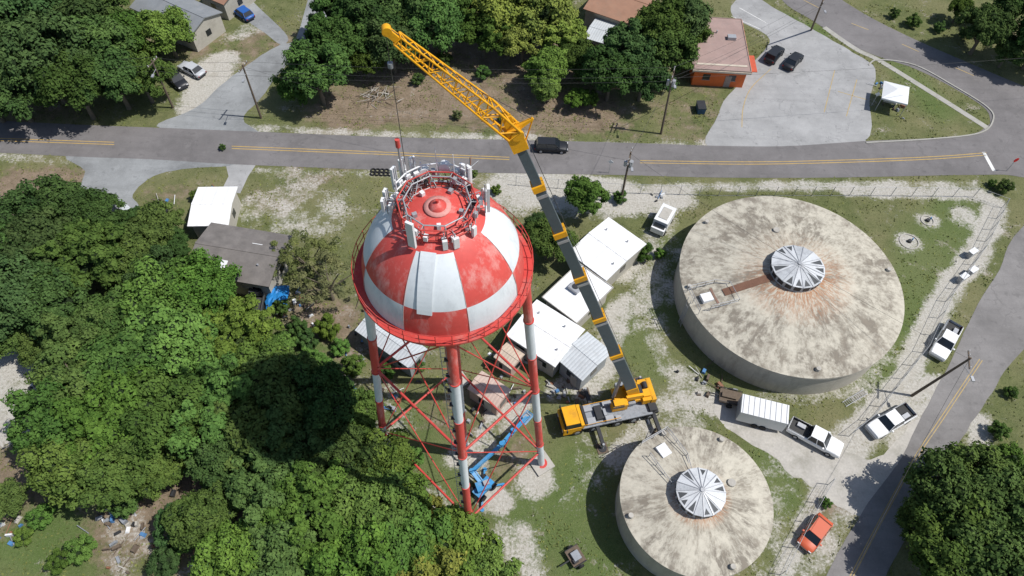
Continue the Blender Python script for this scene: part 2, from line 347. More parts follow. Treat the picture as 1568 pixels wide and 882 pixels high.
mroof=roofmat('corrugated_roof',(.52,.55,.57),.8,dirt=(.36,.36,.36),ribk=.6)
dshing=roofmat('dark_shingle',(.17,.155,.145),0,dirt=(.23,.21,.19),var=.2)
gshing=roofmat('grey_shingle',(.22,.235,.25),0,dirt=(.28,.28,.28))
bshing=roofmat('brown_shingle',(.32,.18,.12),0,dirt=(.26,.18,.13))
pink=roofmat('pink_membrane',(.34,.24,.215),0,dirt=(.27,.22,.20))
tan=roofmat('tan_roof',(.55,.45,.36),.8,ribk=.8); wallw=mat('wall_cream',(.42,.40,.35),.8,.1,.6,dirt=(.3,.28,.24)); wallp=mat('wall_pink',(.45,.32,.27),.8,.1,.6)
wallo=mat('wall_orange',(.68,.15,.04),.7,.1,.6,dirt=(.5,.13,.06)); wallg=mat('wall_grey_metal',(.30,.32,.33),.6,.1,.6)
def ac(b,L,D,z):
    b.part('roof_unit'); b.box((-L*.1,D*.02,z+.35),(1.4,1.2,.5),gal); b.cyl((-L*.1,D*.02,z+.6),(-L*.1,D*.02,z+.7),.4,.4,black,12)
def pipes(b,L,D,z):
    b.part('roof_vents')
    for x,y in((.2,.3),(-.3,.25),(.35,-.2)): b.cyl((L*x,D*y,z),(L*x,D*y,z+.5),.1,.1,gal,8)
house('utility_building',(932,333),(990,374),(880,394),3.4,wroof,wallw,.35,extra=pipes)
house('utility_building',(886,404),(938,441),(832,457),3.2,wroof,wallw,0,'flat',extra=ac)
house('utility_building',(822,459),(896,505),(775,514),3.4,wroof,wallw,.35,extra=pipes)
house('metal_workshop',(899,508),(938,540),(858,555),3.3,mroof,wallg,.45)
house('storage_shed',(779,522),(806,541),(757,548),2.4,tan,wallp,.3,over=.15)
house('storage_shed',(738,568),(783,597),(719,598),2.4,roofmat('pink_tan_roof',(.52,.40,.34),.8,ribk=.8),wallp,.35,over=.15)
house('metal_garage',(572,478),(655,535),(546,508),3.0,mroof,wallg,.4)
def skyl(b,L,D,z):
    b.part('skylights'); b.box((L*.18,D*.02+1,z+.45),(1.3,.7,.25),antw); b.box((-.1*L,-D*.28,z+.4),(1.0,1.2,.3),antw); b.cyl((L*.3,-D*.2,z),(L*.3,-D*.2,z+.8),.12,.12,gal,8)
house('bungalow',(282,418),(412,440),(298,337),3.4,dshing,wallw,.9,extra=skyl)
house('bungalow_annex',(287,347),(350,346),(308,287),3.0,wroof,wallw,.5)
house('bungalow',(198,12),(292,55),(228,-30),3.4,gshing,wallw,1.1)
house('bungalow',(300,-10),(342,8),(330,-50),3.2,bshing,wallw,1)
house('bungalow',(893,14),(975,42),(915,-40),3.4,bshing,wallw,1.0)
house('garden_shed',(912,28),(947,38),(899,60),2.4,mroof,wallg,.3,over=.15)
def shop(b,L,D,z):
    b.part('fascia'); b.box((0,-D/2-.14,z-.25),(L+.2,.12,.3),mat('fascia_cream',(.5,.44,.36))); b.box((L/2+.14,0,z-.25),(.12,D,.3),wallo)
    b.part('roof_edge'); b.box((0,-D/2+1.2,z+.06),(L*.9,.4,.06),mat('fascia_cream',(.5,.44,.36)))
    b.part('roof_vents'); b.box((L*.25,D*.1,z+.3),(1.3,.9,.5),gal); b.cyl((0,D*.2,z),(0,D*.2,z+.5),.12,.12,gal,8)
    b.part('awning'); b.box((L/2+.7,-D*.28,2.7),(1.1,D*.3,.1),mat('awning_red',(.5,.1,.05)))
house('shop_building',(1062,106),(1150,111),(1088,28),3.3,pink,wallo,0,'flat',trim=mat('shop_trim',(.33,.25,.22)),extra=shop,over=.4)
# ---------------------------------------------------------------- water tower
tb=W((705,692)); TX,TY=tb.x+.25,tb.y
tw=MB(); ZR=34.3; RB=5.5; BV=6.4
def sec(az): return int(math.floor((math.degrees(az)+90+22.5)%360/45))%2
lat=[0,11,22,30,38,46,52,58,64,70,76,83,88]
prof=[(RB*math.cos(math.radians(l)),ZR+BV*math.sin(math.radians(l))) for l in lat]
def bowlm(kk,az):
    l=lat[kk]; s=sec(az)
    if l>=58: return red
    if l<22: return red if s==0 else white
    return white if s==0 else red
tw.part('bowl_roof'); tw.lathe(prof,(0,0,0),bowlm,96)
low=[(RB*math.cos(math.radians(l)),ZR-4.4*math.sin(math.radians(l))) for l in range(0,86,8)]
tw.part('bowl_bottom'); tw.lathe(low[::-1],(0,0,0),lambda k_,az: (white if sec(az)==0 else red) if k_>5 else red,96)
tw.part('seams'); seamm=mat('seam_paint',(.5,.35,.33))
for i in range(8):
    az=math.radians(-90+22.5+45*i)
    pts=[Vector((math.cos(az)*(RB+.01)*math.cos(math.radians(l)),math.sin(az)*(RB+.01)*math.cos(math.radians(l)),ZR+(BV+.02)*math.sin(math.radians(l)))) for l in range(0,60,6)]
    tw.tube(pts,.02,seamm,4)
tw.part('balcony'); tw.lathe([(RB-.05,ZR-.15),(RB+.6,ZR-.15),(RB+.6,ZR+.02),(RB-.05,ZR+.02)],(0,0,0),dred,72,False)
NP=36
tw.part('balcony_railing')
for i in range(NP):
    a0=2*math.pi*i/NP; a1=2*math.pi*(i+1)/NP; q=RB+.58
    p0=Vector((q*math.cos(a0),q*math.sin(a0),ZR)); p1=Vector((q*math.cos(a1),q*math.sin(a1),ZR))
    tw.cyl(p0,p0+Vector((0,0,1.1)),.03,.03,dred,5)
    for hz in(.55,1.1): tw.cyl(p0+Vector((0,0,hz)),p1+Vector((0,0,hz)),.03,.03,dred,5,caps=False)
tw.part('legs')
legdirs=[W((588,680))-tb,W((716,812))-tb,W((825,710))-tb,W((697,578))-tb]
legs=[]
for d in legdirs:
    d=Vector((d.x,d.y,0)); d.normalize(); legs.append((Vector((d.x*8.6,d.y*8.6,0)),Vector((d.x*5.6,d.y*5.6,ZR))))
def legp(i,z): a,b=legs[i%4]; return a.lerp(b,z/ZR)
bands=[0,5.5,11.5,17.5,23.5,29,ZR]
for i in range(4):
    for j in range(6): tw.cyl(legp(i,bands[j]),legp(i,bands[j+1]),.36,.36,(red,white)[(j+i+(1 if i in(0,2) else 0))%2],16,caps=False)
    tw.cyl(legp(i,0),legp(i,.25),.75,.6,dred,16)
    for z in bands[1:-1]: p=legp(i,z); tw.cyl(p-Vector((0,0,.06)),p+Vector((0,0,.06)),.42,.42,dred,16)
tw.part('riser')
rb_=[0,5,11,17,24,30.4]
for j in range(5): tw.cyl((0,0,rb_[j]),(0,0,rb_[j+1]),.62,.62,(white,red)[j%2] if j<4 else red,20,caps=False)
tw.cyl((0,0,0),(0,0,.4),1.1,1.1,concr,20)
tw.part('bracing')
LV=[3.5,18,ZR-.5]
for i in range(4):
    for z in LV[:2]: tw.cyl(legp(i,z),legp(i+1,z),.12,.12,dred,8)
    for z0,z1 in((LV[0],LV[1]),(LV[1],LV[2])):
        tw.cyl(legp(i,z0),legp(i+1,z1),.055,.055,dred,6); tw.cyl(legp(i+1,z0),legp(i,z1),.055,.055,dred,6)
tw.part('leg_ladder')
f0=legp(1,2)+Vector((-.55,-.1,0)); f1=legp(1,ZR-.5)+Vector((-.55,-.1,0))
for dx in(-.2,.2): tw.cyl(f0+Vector((dx,0,0)),f1+Vector((dx,0,0)),.03,.03,gal,5)
for i in range(60): p=f0.lerp(f1,i/60); tw.cyl(p+Vector((-.2,0,0)),p+Vector((.2,0,0)),.02,.02,gal,4)
for i in range(16):
    p=f0.lerp(f1,i/16); tw.box(p+Vector((.15,0,.2)),(.3,.3,.12),black)
tw.part('footings')
for i in range(4): a=legs[i][0]; tw.box((a.x,a.y,.12),(2.1,2.1,.24),concr,.6)
tw.part('dome_walkway')
az=math.radians(-97)
pl=[Vector((math.cos(az)*(RB+.05)*math.cos(math.radians(l)),math.sin(az)*(RB+.05)*math.cos(math.radians(l)),ZR+(BV+.06)*math.sin(math.radians(l)))) for l in range(20,62,3)]
for a,b in zip(pl[:-1],pl[1:]): tw.beam(a,b,.95,.10,white)
tw.part('top_platform'); ZT=ZR+BV*math.sin(math.radians(63))
RO_,RI_=2.45,2.05
def ring(r,z,n,m,rad,off=0):
    P=[Vector((r*math.cos(2*math.pi*(i+off)/n),r*math.sin(2*math.pi*(i+off)/n),z)) for i in range(n)]
    for i in range(n): tw.cyl(P[i],P[(i+1)%n],rad,rad,m,5)
for r,z in((RO_,ZT+.25),(RI_,ZT+.25),(RO_,ZT+1.25),(RO_,ZT+.75),(RI_,ZT+1.25)): ring(r,z,10,gal if r<RO_ else dred,.05)
for i in range(10):
    a=2*math.pi*i/10; c_,s_=math.cos(a),math.sin(a)
    tw.cyl((RO_*c_,RO_*s_,ZT-.2),(RO_*c_,RO_*s_,ZT+1.25),.05,.05,dred,5); tw.cyl((RI_*c_,RI_*s_,ZT),(RI_*c_,RI_*s_,ZT+1.25),.04,.04,gal,5)
    for dz_ in(.25,1.25): tw.cyl((RI_*c_,RI_*s_,ZT+dz_),(RO_*c_,RO_*s_,ZT+dz_),.03,.03,gal,4)
    a2=2*math.pi*(i+1)/10; tw.cyl((RO_*c_,RO_*s_,ZT+.25),(RO_*math.cos(a2),RO_*math.sin(a2),ZT+1.25),.03,.03,dred,4)
ZC=ZR+BV
tw.part('vent_cap'); tw.lathe([(.55,ZC-.1),(.55,ZC+.1),(.25,ZC+.3),(.05,ZC+.4)],(0,0,0),red,20); tw.cyl((0,0,ZC+.3),(0,0,ZC+.6),.1,.1,dred,8); tw.lathe([(.85,ZC-.04),(.85,ZC+.04),(.55,ZC+.06)],(0,0,0),mat('pale_red',(.6,.28,.25)),20)
for i in range(5):
    a=1.1+i*1.25; tw.box((1.5*math.cos(a),1.5*math.sin(a),ZC-.15),(.3,.25,.45),antw if i%2 else gal,a)
tw.part('antennas')
def panel(azd,r,z,h,wd=.42,m=antw):
    a=math.radians(azd); c_=Vector((math.cos(a)*r,math.sin(a)*r,z))
    tw.cyl(c_-Vector((0,0,.3)),c_+Vector((0,0,h+.2)),.045,.045,gal,6)
    o=Vector((math.cos(a)*.2,math.sin(a)*.2,h/2)); M=Matrix.Rotation(a,3,'Z'); tw.box(c_+o,(.18,wd,h),m,M=M)
    tw.box(c_+Vector((-math.cos(a)*.25,-math.sin(a)*.25,h*.4)),(.22,.32,.45),m,M=M)
    for hz in(.2,min(h,1.0)): tw.cyl(c_+Vector((0,0,hz)),Vector((math.cos(a)*RI_,math.sin(a)*RI_,ZT+hz)),.03,.03,gal,5)
for az_,r,z,h,wd_ in((-116,2.75,ZT+.1,2.2,.5),(-62,2.6,ZT-.1,.9,.35),(-76,2.5,ZT-.1,.8,.3),(-34,2.6,ZT,.8,.3),(6,2.9,ZT+.2,2.1,.45),(22,2.85,ZT+.1,1.0,.35),(52,2.7,ZT+.4,1.5,.35),(62,2.7,ZT+.3,1.5,.35),(124,2.9,ZT+.3,1.9,.4),(136,3.0,ZT+.3,2.1,.42),(148,3.1,ZT+.3,1.8,.4),(166,3.2,ZT,1.1,.38),(176,3.2,ZT-.1,1.0,.38)): panel(az_,r,z,h,wd_)
for az_,z in((112,1.0),(85,1.3),(70,.9)):
    a=math.radians(az_); q=Vector((2.6*math.cos(a),2.6*math.sin(a),ZT+z)); tw.cyl(q,q+Vector((math.cos(a)*.4,math.sin(a)*.4,0)),.36,.36,antw,18)
for az_,h in((95,3.0),(70,2.6),(-20,1.6),(175,1.8),(42,2.2)):
    a=math.radians(az_); q=Vector((2.5*math.cos(a),2.5*math.sin(a),ZT+.2)); tw.cyl(q,q+Vector((0,0,h)),.035,.025,antw,6)
a=math.radians(140); q=Vector((3.0*math.cos(a),3.0*math.sin(a),ZT+.2)); tw.cyl(q,q+Vector((0,0,3.7)),.07,.07,gal,6); tw.cyl(q+Vector((0,0,3.5)),q+Vector((0,0,4.1)),.15,.15,red,8)
tw.part('equipment_frame')
for z in(.35,1.0,1.6):
    Pp=[Vector((2.75*math.cos(math.radians(t)),2.75*math.sin(math.radians(t)),ZT+z)) for t in(50,72,94,116,138,160)]
    tw.tube(Pp,.055,antw,6)
for t in(50,72,94,116,138,160):
    q=Vector((2.75*math.cos(math.radians(t)),2.75*math.sin(math.radians(t)),ZT)); tw.cyl(q,q+Vector((0,0,1.9)),.05,.05,antw,6)
    q2=Vector((3.25*math.cos(math.radians(t)),3.25*math.sin(math.radians(t)),ZT+.1)); tw.cyl(q+Vector((0,0,.9)),q2,.04,.04,gal,5)
tw.part('cables')
rr=random.Random(3)
for i in range(44):
    a=rr.uniform(0,6.28) if i<18 else math.radians(rr.uniform(80,200)); b_=a+rr.uniform(-.4,.4); r0=rr.uniform(2.0,2.7); r1=rr.uniform(1.6,2.8)
    tw.cyl((r0*math.cos(a),r0*math.sin(a),ZT+rr.uniform(.2,1.3)),(r1*math.cos(b_),r1*math.sin(b_),ZT+rr.uniform(.1,1.2)),.03,.03,rr.choice([black,black,gal]),4)
for i in range(18):
    a=rr.uniform(0,6.28) if i<8 else math.radians(rr.uniform(90,190)); r0=rr.uniform(2.1,2.7); tw.box((r0*math.cos(a),r0*math.sin(a),ZT+rr.uniform(.4,1.1)),(.3,.25,.4),rr.choice([gal,antw,black]),a)
tw.obj('water_tower',(TX,TY,0))
# ---------------------------------------------------------------- tanks
def roofc(name,rust,c=(.54,.505,.42)):
    k=NT(name); p=k.obj()
    flat=k.VM('MULTIPLY',p,(1,1,0)); r=k.VM('LENGTH',flat); nv=k.VM('NORMALIZE',flat)
    cb=k.n('ShaderNodeCombineXYZ'); k.set(cb.inputs[2],k.M('MULTIPLY',r,.06))
    wob=k.n('ShaderNodeTexNoise'); wob.inputs['Scale'].default_value=.8; wob.inputs['Detail'].default_value=5; k.set(wob.inputs['Vector'],p)
    v=k.VM('ADD',k.VM('ADD',nv,cb.outputs[0]),k.VM('MULTIPLY',wob.outputs[1],(.07,.07,.07)))
    st=k.noise(v,9,6,.72); st2=k.noise(v,26,5,.7); bl=k.noise(p,.20,6,.7); bl2=k.noise(p,.45,6,.75); fine=k.noise(p,2.5,6,.75)
    cc=k.mix(k.step(bl2,.35,.65),c,tuple(x*.80 for x in c))
    cc=k.mix(k.M('MULTIPLY',k.M('MULTIPLY',k.step(st,.42,.56),k.step(bl,.44,.56)),.85),cc,(.15,.13,.105))
    cc=k.mix(k.M('MULTIPLY',k.M('MULTIPLY',k.step(st2,.46,.60),k.step(bl2,.42,.58)),.75),cc,(.22,.19,.15))
    cc=k.mix(k.M('MULTIPLY',k.step(st,.56,.66),.5),cc,(.25,.215,.17))
    cc=k.mix(k.M('MULTIPLY',k.step(fine,.5,.72),.35),cc,(.30,.27,.22))
    sx=k.n('ShaderNodeSeparateXYZ'); k.set(sx.inputs[0],nv)
    side=k.step(k.M('SUBTRACT',k.M('MULTIPLY',sx.outputs[0],.35),sx.outputs[1]),-.9,.5)  # stronger on the low side
    near=k.M('MULTIPLY',k.step(r,rust[1],rust[0]),k.M('MULTIPLY_ADD',side,.75,.25))
    cc=k.mix(k.M('MULTIPLY',k.M('MULTIPLY',k.step(st2,.42,.56),near),.9),cc,(.36,.15,.06))
    k.bump(fine,.2,.03)
    return k.done(cc,.85)
def tank(name,c,R,H,rise,vr,vh,rust,hatch_az,path):
    b=MB(); rm=roofc(name+'_roof_concrete',rust); wm=mat(name+'_wall',(.46,.43,.37),.85,.12,.4,dirt=(.26,.235,.20),streak=True)
    b.part('wall'); b.lathe([(R-.1,0),(R-.1,H-.35)],(0,0,0),wm,96)
    b.part('roof'); pr=[(R-.1,H-.35),(R+.08,H-.35),(R+.08,H)]
    b.lathe(pr,(0,0,0),wm,96,False)
    pr=[(R+.08,H)]+[(R*(1-t)+vr*.6*t,H+rise*(t**.9)) for t in (.04,.2,.4,.6,.8,1)]
    b.lathe(pr,(0,0,0),rm,96)
    zt=H+rise*.9
    b.part('vent_wall'); b.lathe([(vr,zt-.4),(vr,zt+vh)],(0,0,0),mat('vent_wall_grey',(.42,.43,.44)),48)
    b.part('vent_louvres')
    for i in range(18):
        a=2*math.pi*i/18; b.box((vr*math.cos(a),vr*math.sin(a),zt+vh*.55),(.08,vr*.24,vh*.6),black,a)
    b.part('vent_roof'); vm=mat('vent_roof_grey',(.43,.45,.47),.55,.2,1,dirt=(.24,.25,.27),dk=.8); vm2=mat('vent_roof_pale',(.56,.58,.60),.55,.12,1,dirt=(.36,.37,.39),dk=.8)
    rr=random.Random(R); pk_=[rr.choice([vm,vm2,vm2]) for _ in range(16)]
    b.lathe([(vr+.12,zt+vh-.06),(vr+.12,zt+vh+.02),(vr*.1,zt+vh+.5),(.02,zt+vh+.51)],(0,0,0),lambda k_,az:pk_[int(az/6.2832*16)%16],16,False)
    b.part('vent_ribs')
    for i in range(16):
        a=2*math.pi*i/16; b.beam((.25*math.cos(a),.25*math.sin(a),zt+vh+.52),((vr+.1)*math.cos(a),(vr+.1)*math.sin(a),zt+vh+.06),.06,.06,gal)
    gapm=mat('vent_gap',(.07,.075,.08))
    for i in range(11):
        a=(rr.randint(0,15)+.5)*2*math.pi/16+rr.uniform(-.05,.05); Vt=[]
        for rq,da in((rr.uniform(.35,.75)*vr,0),(vr*.97,-.12),(vr*.97,.12)): Vt.append((rq*math.cos(a+da),rq*math.sin(a+da),zt+vh+.02+.5*(1-rq/vr)*1.02+.035))
        b.add(Vt,[(0,1,2)],gapm)
    b.cyl((0,0,zt+vh+.45),(0,0,zt+vh+.65),.2,.2,gal,12)
    a=math.radians(hatch_az); M=Matrix.Rotation(a,3,'Z'); u=Vector((math.cos(a),math.sin(a),0)); vv=Vector((-u.y,u.x,0)); q=u*(R-2.0)+Vector((0,0,H+rise*.18))
    b.part('hatch'); b.box(q+Vector((0,0,.2)),(1.3,1.1,.5),antw,M=M); b.box(q-u*1.6+Vector((0,0,.12)),(1.5,2.2,.25),mat('hatch_brown',(.20,.12,.09)),M=M)
    b.part('hatch_railing')
    cs=[q+u*1.7+vv*1.6,q+u*1.7-vv*1.6,q-u*1.6-vv*1.6,q-u*3.2-vv*.9,q-u*3.2+vv*1.6,q+u*0.3+vv*1.6]
    for c0,c1 in zip(cs[:-1],cs[1:]):
        n=max(1,int((c1-c0).length/1.1))
        for i in range(n+1): pp=c0.lerp(c1,i/n); b.cyl(pp-Vector((0,0,.2)),pp+Vector((0,0,1.1)),.035,.035,gal,5)
        for hz in(.55,1.1): b.cyl(c0+Vector((0,0,hz)),c1+Vector((0,0,hz)),.035,.035,gal,5)
    b.part('outside_ladder')
    for s in(-.3,.3): b.cyl(u*(R+.3)+vv*s,u*(R+.3)+vv*s+Vector((0,0,H+1.2)),.04,.04,gal,5)
    for i in range(int(H/.32)): b.cyl(u*(R+.3)-vv*.3+Vector((0,0,.3+i*.32)),u*(R+.3)+vv*.3+Vector((0,0,.3+i*.32)),.025,.025,gal,4)
    if path:
        b.part('walk_strip'); ss=8
        zf=lambda t:H+rise*((R-t)/(R-vr*.6))**.9+.06
        for i in range(ss):
            t0=vr+.1+(R-4.2-vr)*i/ss; t1=vr+.1+(R-4.2-vr)*(i+1)/ss
            b.beam(u*t0+Vector((0,0,zf(t0))),u*t1+Vector((0,0,zf(t1))),.95,.06,mat('rust_strip',(.17,.09,.06),.9,.25,1))
    b.part('roof_fittings')
    for da,rf in((-60,.93),(75,.93),(170,.93),(-10,.95),(-100,.5)):
        a2=a+math.radians(da); pp=Vector((math.cos(a2)*R*rf,math.sin(a2)*R*rf,H+rise*(1-rf))); b.cyl(pp,pp+Vector((0,0,.45)),.28 if rf>.6 else .45,.25 if rf>.6 else .4,concr,12)
    th=np.linspace(0,2*np.pi,40,endpoint=False); POLYS.append(np.stack([c.x+(R+.3)*np.cos(th),c.y+(R+.3)*np.sin(th)],1))
    return b.obj(name,(c.x,c.y,0))
tank('water_storage_tank',W((1210,428),4.4),13.15,4.4,1.9,3.0,1.0,(3.0,7.5),198,True)
tank('water_storage_tank',W((1066,763),4.6),7.45,4.6,1.1,2.3,1.0,(2.2,3.4),122,False)
# ---------------------------------------------------------------- crane
cf=W((858,648),1.2); cr_=W((1006,616),1.2); cx=(cf-cr_); CL=cx.length; cx.normalize(); cy=Vector((-cx.y,cx.x,0)); cc=(cf+cr_)/2; cc.z=0
C=MB(); Mx=Matrix((( cx.x,cy.x,0),(cx.y,cy.y,0),(0,0,1)))
def L(x,y,z): return cc+cx*x+cy*y+Vector((0,0,z))
hl=CL/2
def cb(c,s,m,**k_): C.box(L(*c),s,m,M=Mx,**k_)
C.part('chassis'); cb((-.2,0,1.05),(CL-.8,2.2,.5),black); cb((-.6,0,1.42),(CL-3.2,2.6,.22),deckg)
for x,y,s in((hl-3.2,.8,(1.0,.7,.5)),(hl-3.2,-.8,(1.0,.8,.4)),(hl-4.3,0,(.8,1.6,.5)),(hl-5.3,.9,(.9,.6,.45)),(hl-5.5,-.9,(1.0,.5,.35)),(hl-2.6,0,(.3,2.2,.7)),(hl-4.9,.2,(.3,.8,.7)),(-hl+.9,0,(.8,2.2,.4)),(hl-6.3,1.0,(.6,.5,.3))): cb((x,y,1.53+s[2]/2),s,rr.choice([deckg,gal,black,gal]))
for y in(-1.15,1.15): C.cyl(L(hl-2.4,y,2.0),L(hl-6.5,y,2.0),.03,.03,yel,5)
for i in range(5):
    x=hl-1.6-i*(CL-3.0)/4.3-(0.8 if i>1 else 0)
    for s in(-1,1): C.cyl(L(x,s*.85,.62),L(x,s*1.3,.62),.62,.62,dark,20); C.cyl(L(x,s*1.28,.62),L(x,s*1.33,.62),.3,.3,deckg,12)
C.part('driver_cab'); cb((hl-1.0,0,1.35),(2.0,2.6,1.3),yel); cb((hl-1.05,0,2.35),(1.8,2.5,.75),glass,taper=.88); cb((hl-1.05,0,2.77),(1.55,2.2,.1),yel)
cb((hl-2.15,0,1.9),(.35,2.5,.9),yel); cb((hl+.02,0,.9),(.15,2.5,.4),black)
for s in(-1,1): cb((hl+.01,s*.95,1.2),(.06,.35,.2),chrome); cb((hl-.3,s*1.5,2.1),(.12,.2,.5),black)
C.part('outriggers')
for x in(hl-3.9,-hl+.8):
    for s in(-1,1):
        C.beam(L(x,0,1.0),L(x,s*3.4,.95),.38,.38,black); C.cyl(L(x,s*3.4,.1),L(x,s*3.4,1.25),.13,.13,gal,10); C.cyl(L(x,s*3.4,.03),L(x,s*3.4,.14),.5,.45,black,14); C.box(L(x,s*3.4,.045),(1.2,1.2,.08),wood,M=Mx)
hinge=W((969,598),3.0); head=W((786,203),43.8); tip=W((594,48),52.0)
bd=(head-hinge); bh=Vector((bd.x,bd.y,0)).normalized(); by=Vector((-bh.y,bh.x,0)); Ms=Matrix(((bh.x,by.x,0),(bh.y,by.y,0),(0,0,1)))
S0=Vector((hinge.x,hinge.y,0))+bh*.9
def S(x,y,z): return S0+bh*x+by*y+Vector((0,0,z))
def sb(c,s,m,**k_): C.box(S(*c),s,m,M=Ms,**k_)
C.part('turntable'); C.cyl(S(0,0,1.5),S(0,0,1.85),1.15,1.15,black,28)
C.part('superstructure'); sb((-.3,0,2.1),(3.0,1.9,.5),yel); sb((-.9,.7,2.75),(1.9,.3,.9),yel); sb((-.9,-.7,2.75),(1.9,.3,.9),yel)
sb((.9,1.15,2.4),(1.7,.8,1.2),yel); sb((1.1,1.15,2.85),(1.3,.85,.55),glass,taper=.9); sb((1.0,1.15,3.15),(1.2,.75,.08),yel)
sb((-2.35,0,2.2),(1.1,2.6,.9),yel); sb((-2.3,.5,2.8),(.8,.8,.4),yel); C.cyl(S(-1.6,-.5,2.8),S(-1.6,.5,2.8),.42,.42,black,18); C.cyl(S(-2.4,-.8,2.85),S(-2.4,-.1,2.85),.3,.3,black,14)
sb((-.2,-1.2,2.3),(1.8,.45,.7),deckg); sb((-.6,1.05,2.1),(.8,.4,.5),deckg)
C.part('counterweight'); sb((-3.05,0,2.1),(.55,2.7,1.1),yel); [sb((-3.34,y,2.1),(.05,.5,.9),black) for y in(-.8,0,.8)]
C.part('luffing_ram'); C.cyl(S(1.2,0,2.2),hinge+bd*.13,.22,.16,gal,12)
C.part('telescopic_boom')
fr=[0,.245,.43,.60,.75,.88,1.0]; u=bd.normalized(); bl_=mat('boom_grey_light',(.12,.15,.17),.45,.15,1)
for i in range(6):
    a=hinge+bd*fr[i]; b=hinge+bd*fr[i+1]; ww=1.0-.095*i; hh=1.15-.11*i
    C.beam(a,b,ww,hh,boomg); e=b
    C.beam(e-u*.45,e+u*.12,ww+.16,hh+.16,yel); C.beam(e-u*1.2,e-u*.9,ww+.06,hh+.06,gal)
    C.beam(a.lerp(b,.12),a.lerp(b,.88),ww*.5,hh+.03,bl_)
C.beam(hinge-u*.4,hinge+u*1.6,1.15,1.3,yel)
C.part('boom_head'); C.beam(head-u*1.4,head+u*.4,.75,1.0,yel)
n_=u.cross(by).normalized(); n_=n_ if n_.z>0 else -n_
for s in(-.35,.35): C.cyl(head+by*s*.9+n_*.2,head+by*(s*1.3)+n_*.2,.4,.4,yel,16)
C.beam(head+u*.2,head+u*1.0-bh*1.5,.35,.35,yel,.15,.15)
C.beam(head-u*1.0,head+u*1.4,.25,.6,yel)
C.cyl(head+u*1.0-bh*1.5,head-u*1.8,.05,.05,yel,5)
C.part('jib'); jd=(tip-head).normalized(); jb=head+jd*1.0+u*.3
C.truss(head+u*.1,jb+jd*1.6,.9,.95,3,yel,.08,.05); C.truss(jb+jd*1.6,tip-jd*.6,.95,.5,14,yel,.06,.033)
C.beam(tip-jd*.7,tip+jd*.1,.4,.35,yel); C.cyl(tip-by*.2+jd*.1,tip+by*.2+jd*.1,.25,.25,yel,14)
C.tube([head+u*1.0-bh*1.4,jb+jd*2+Vector((0,0,.9)),tip+Vector((0,0,.25))],.025,rope,4)
C.part('hoist_rope'); hk=tip+jd*.2; C.cyl(hk,hk-Vector((0,0,9.4)),.022,.022,rope,4)
C.cyl(S(-1.6,0,3.2),head-u*.5+n_*.6,.022,.022,rope,4)
C.part('hook_block'); C.cyl(hk-Vector((0,0,2.0)),hk-Vector((0,0,2.3)),.15,.15,deckg,12); C.cyl(hk-Vector((0,0,2.3)),hk-Vector((0,0,2.55)),.08,.05,black,8)
C.obj('mobile_crane')
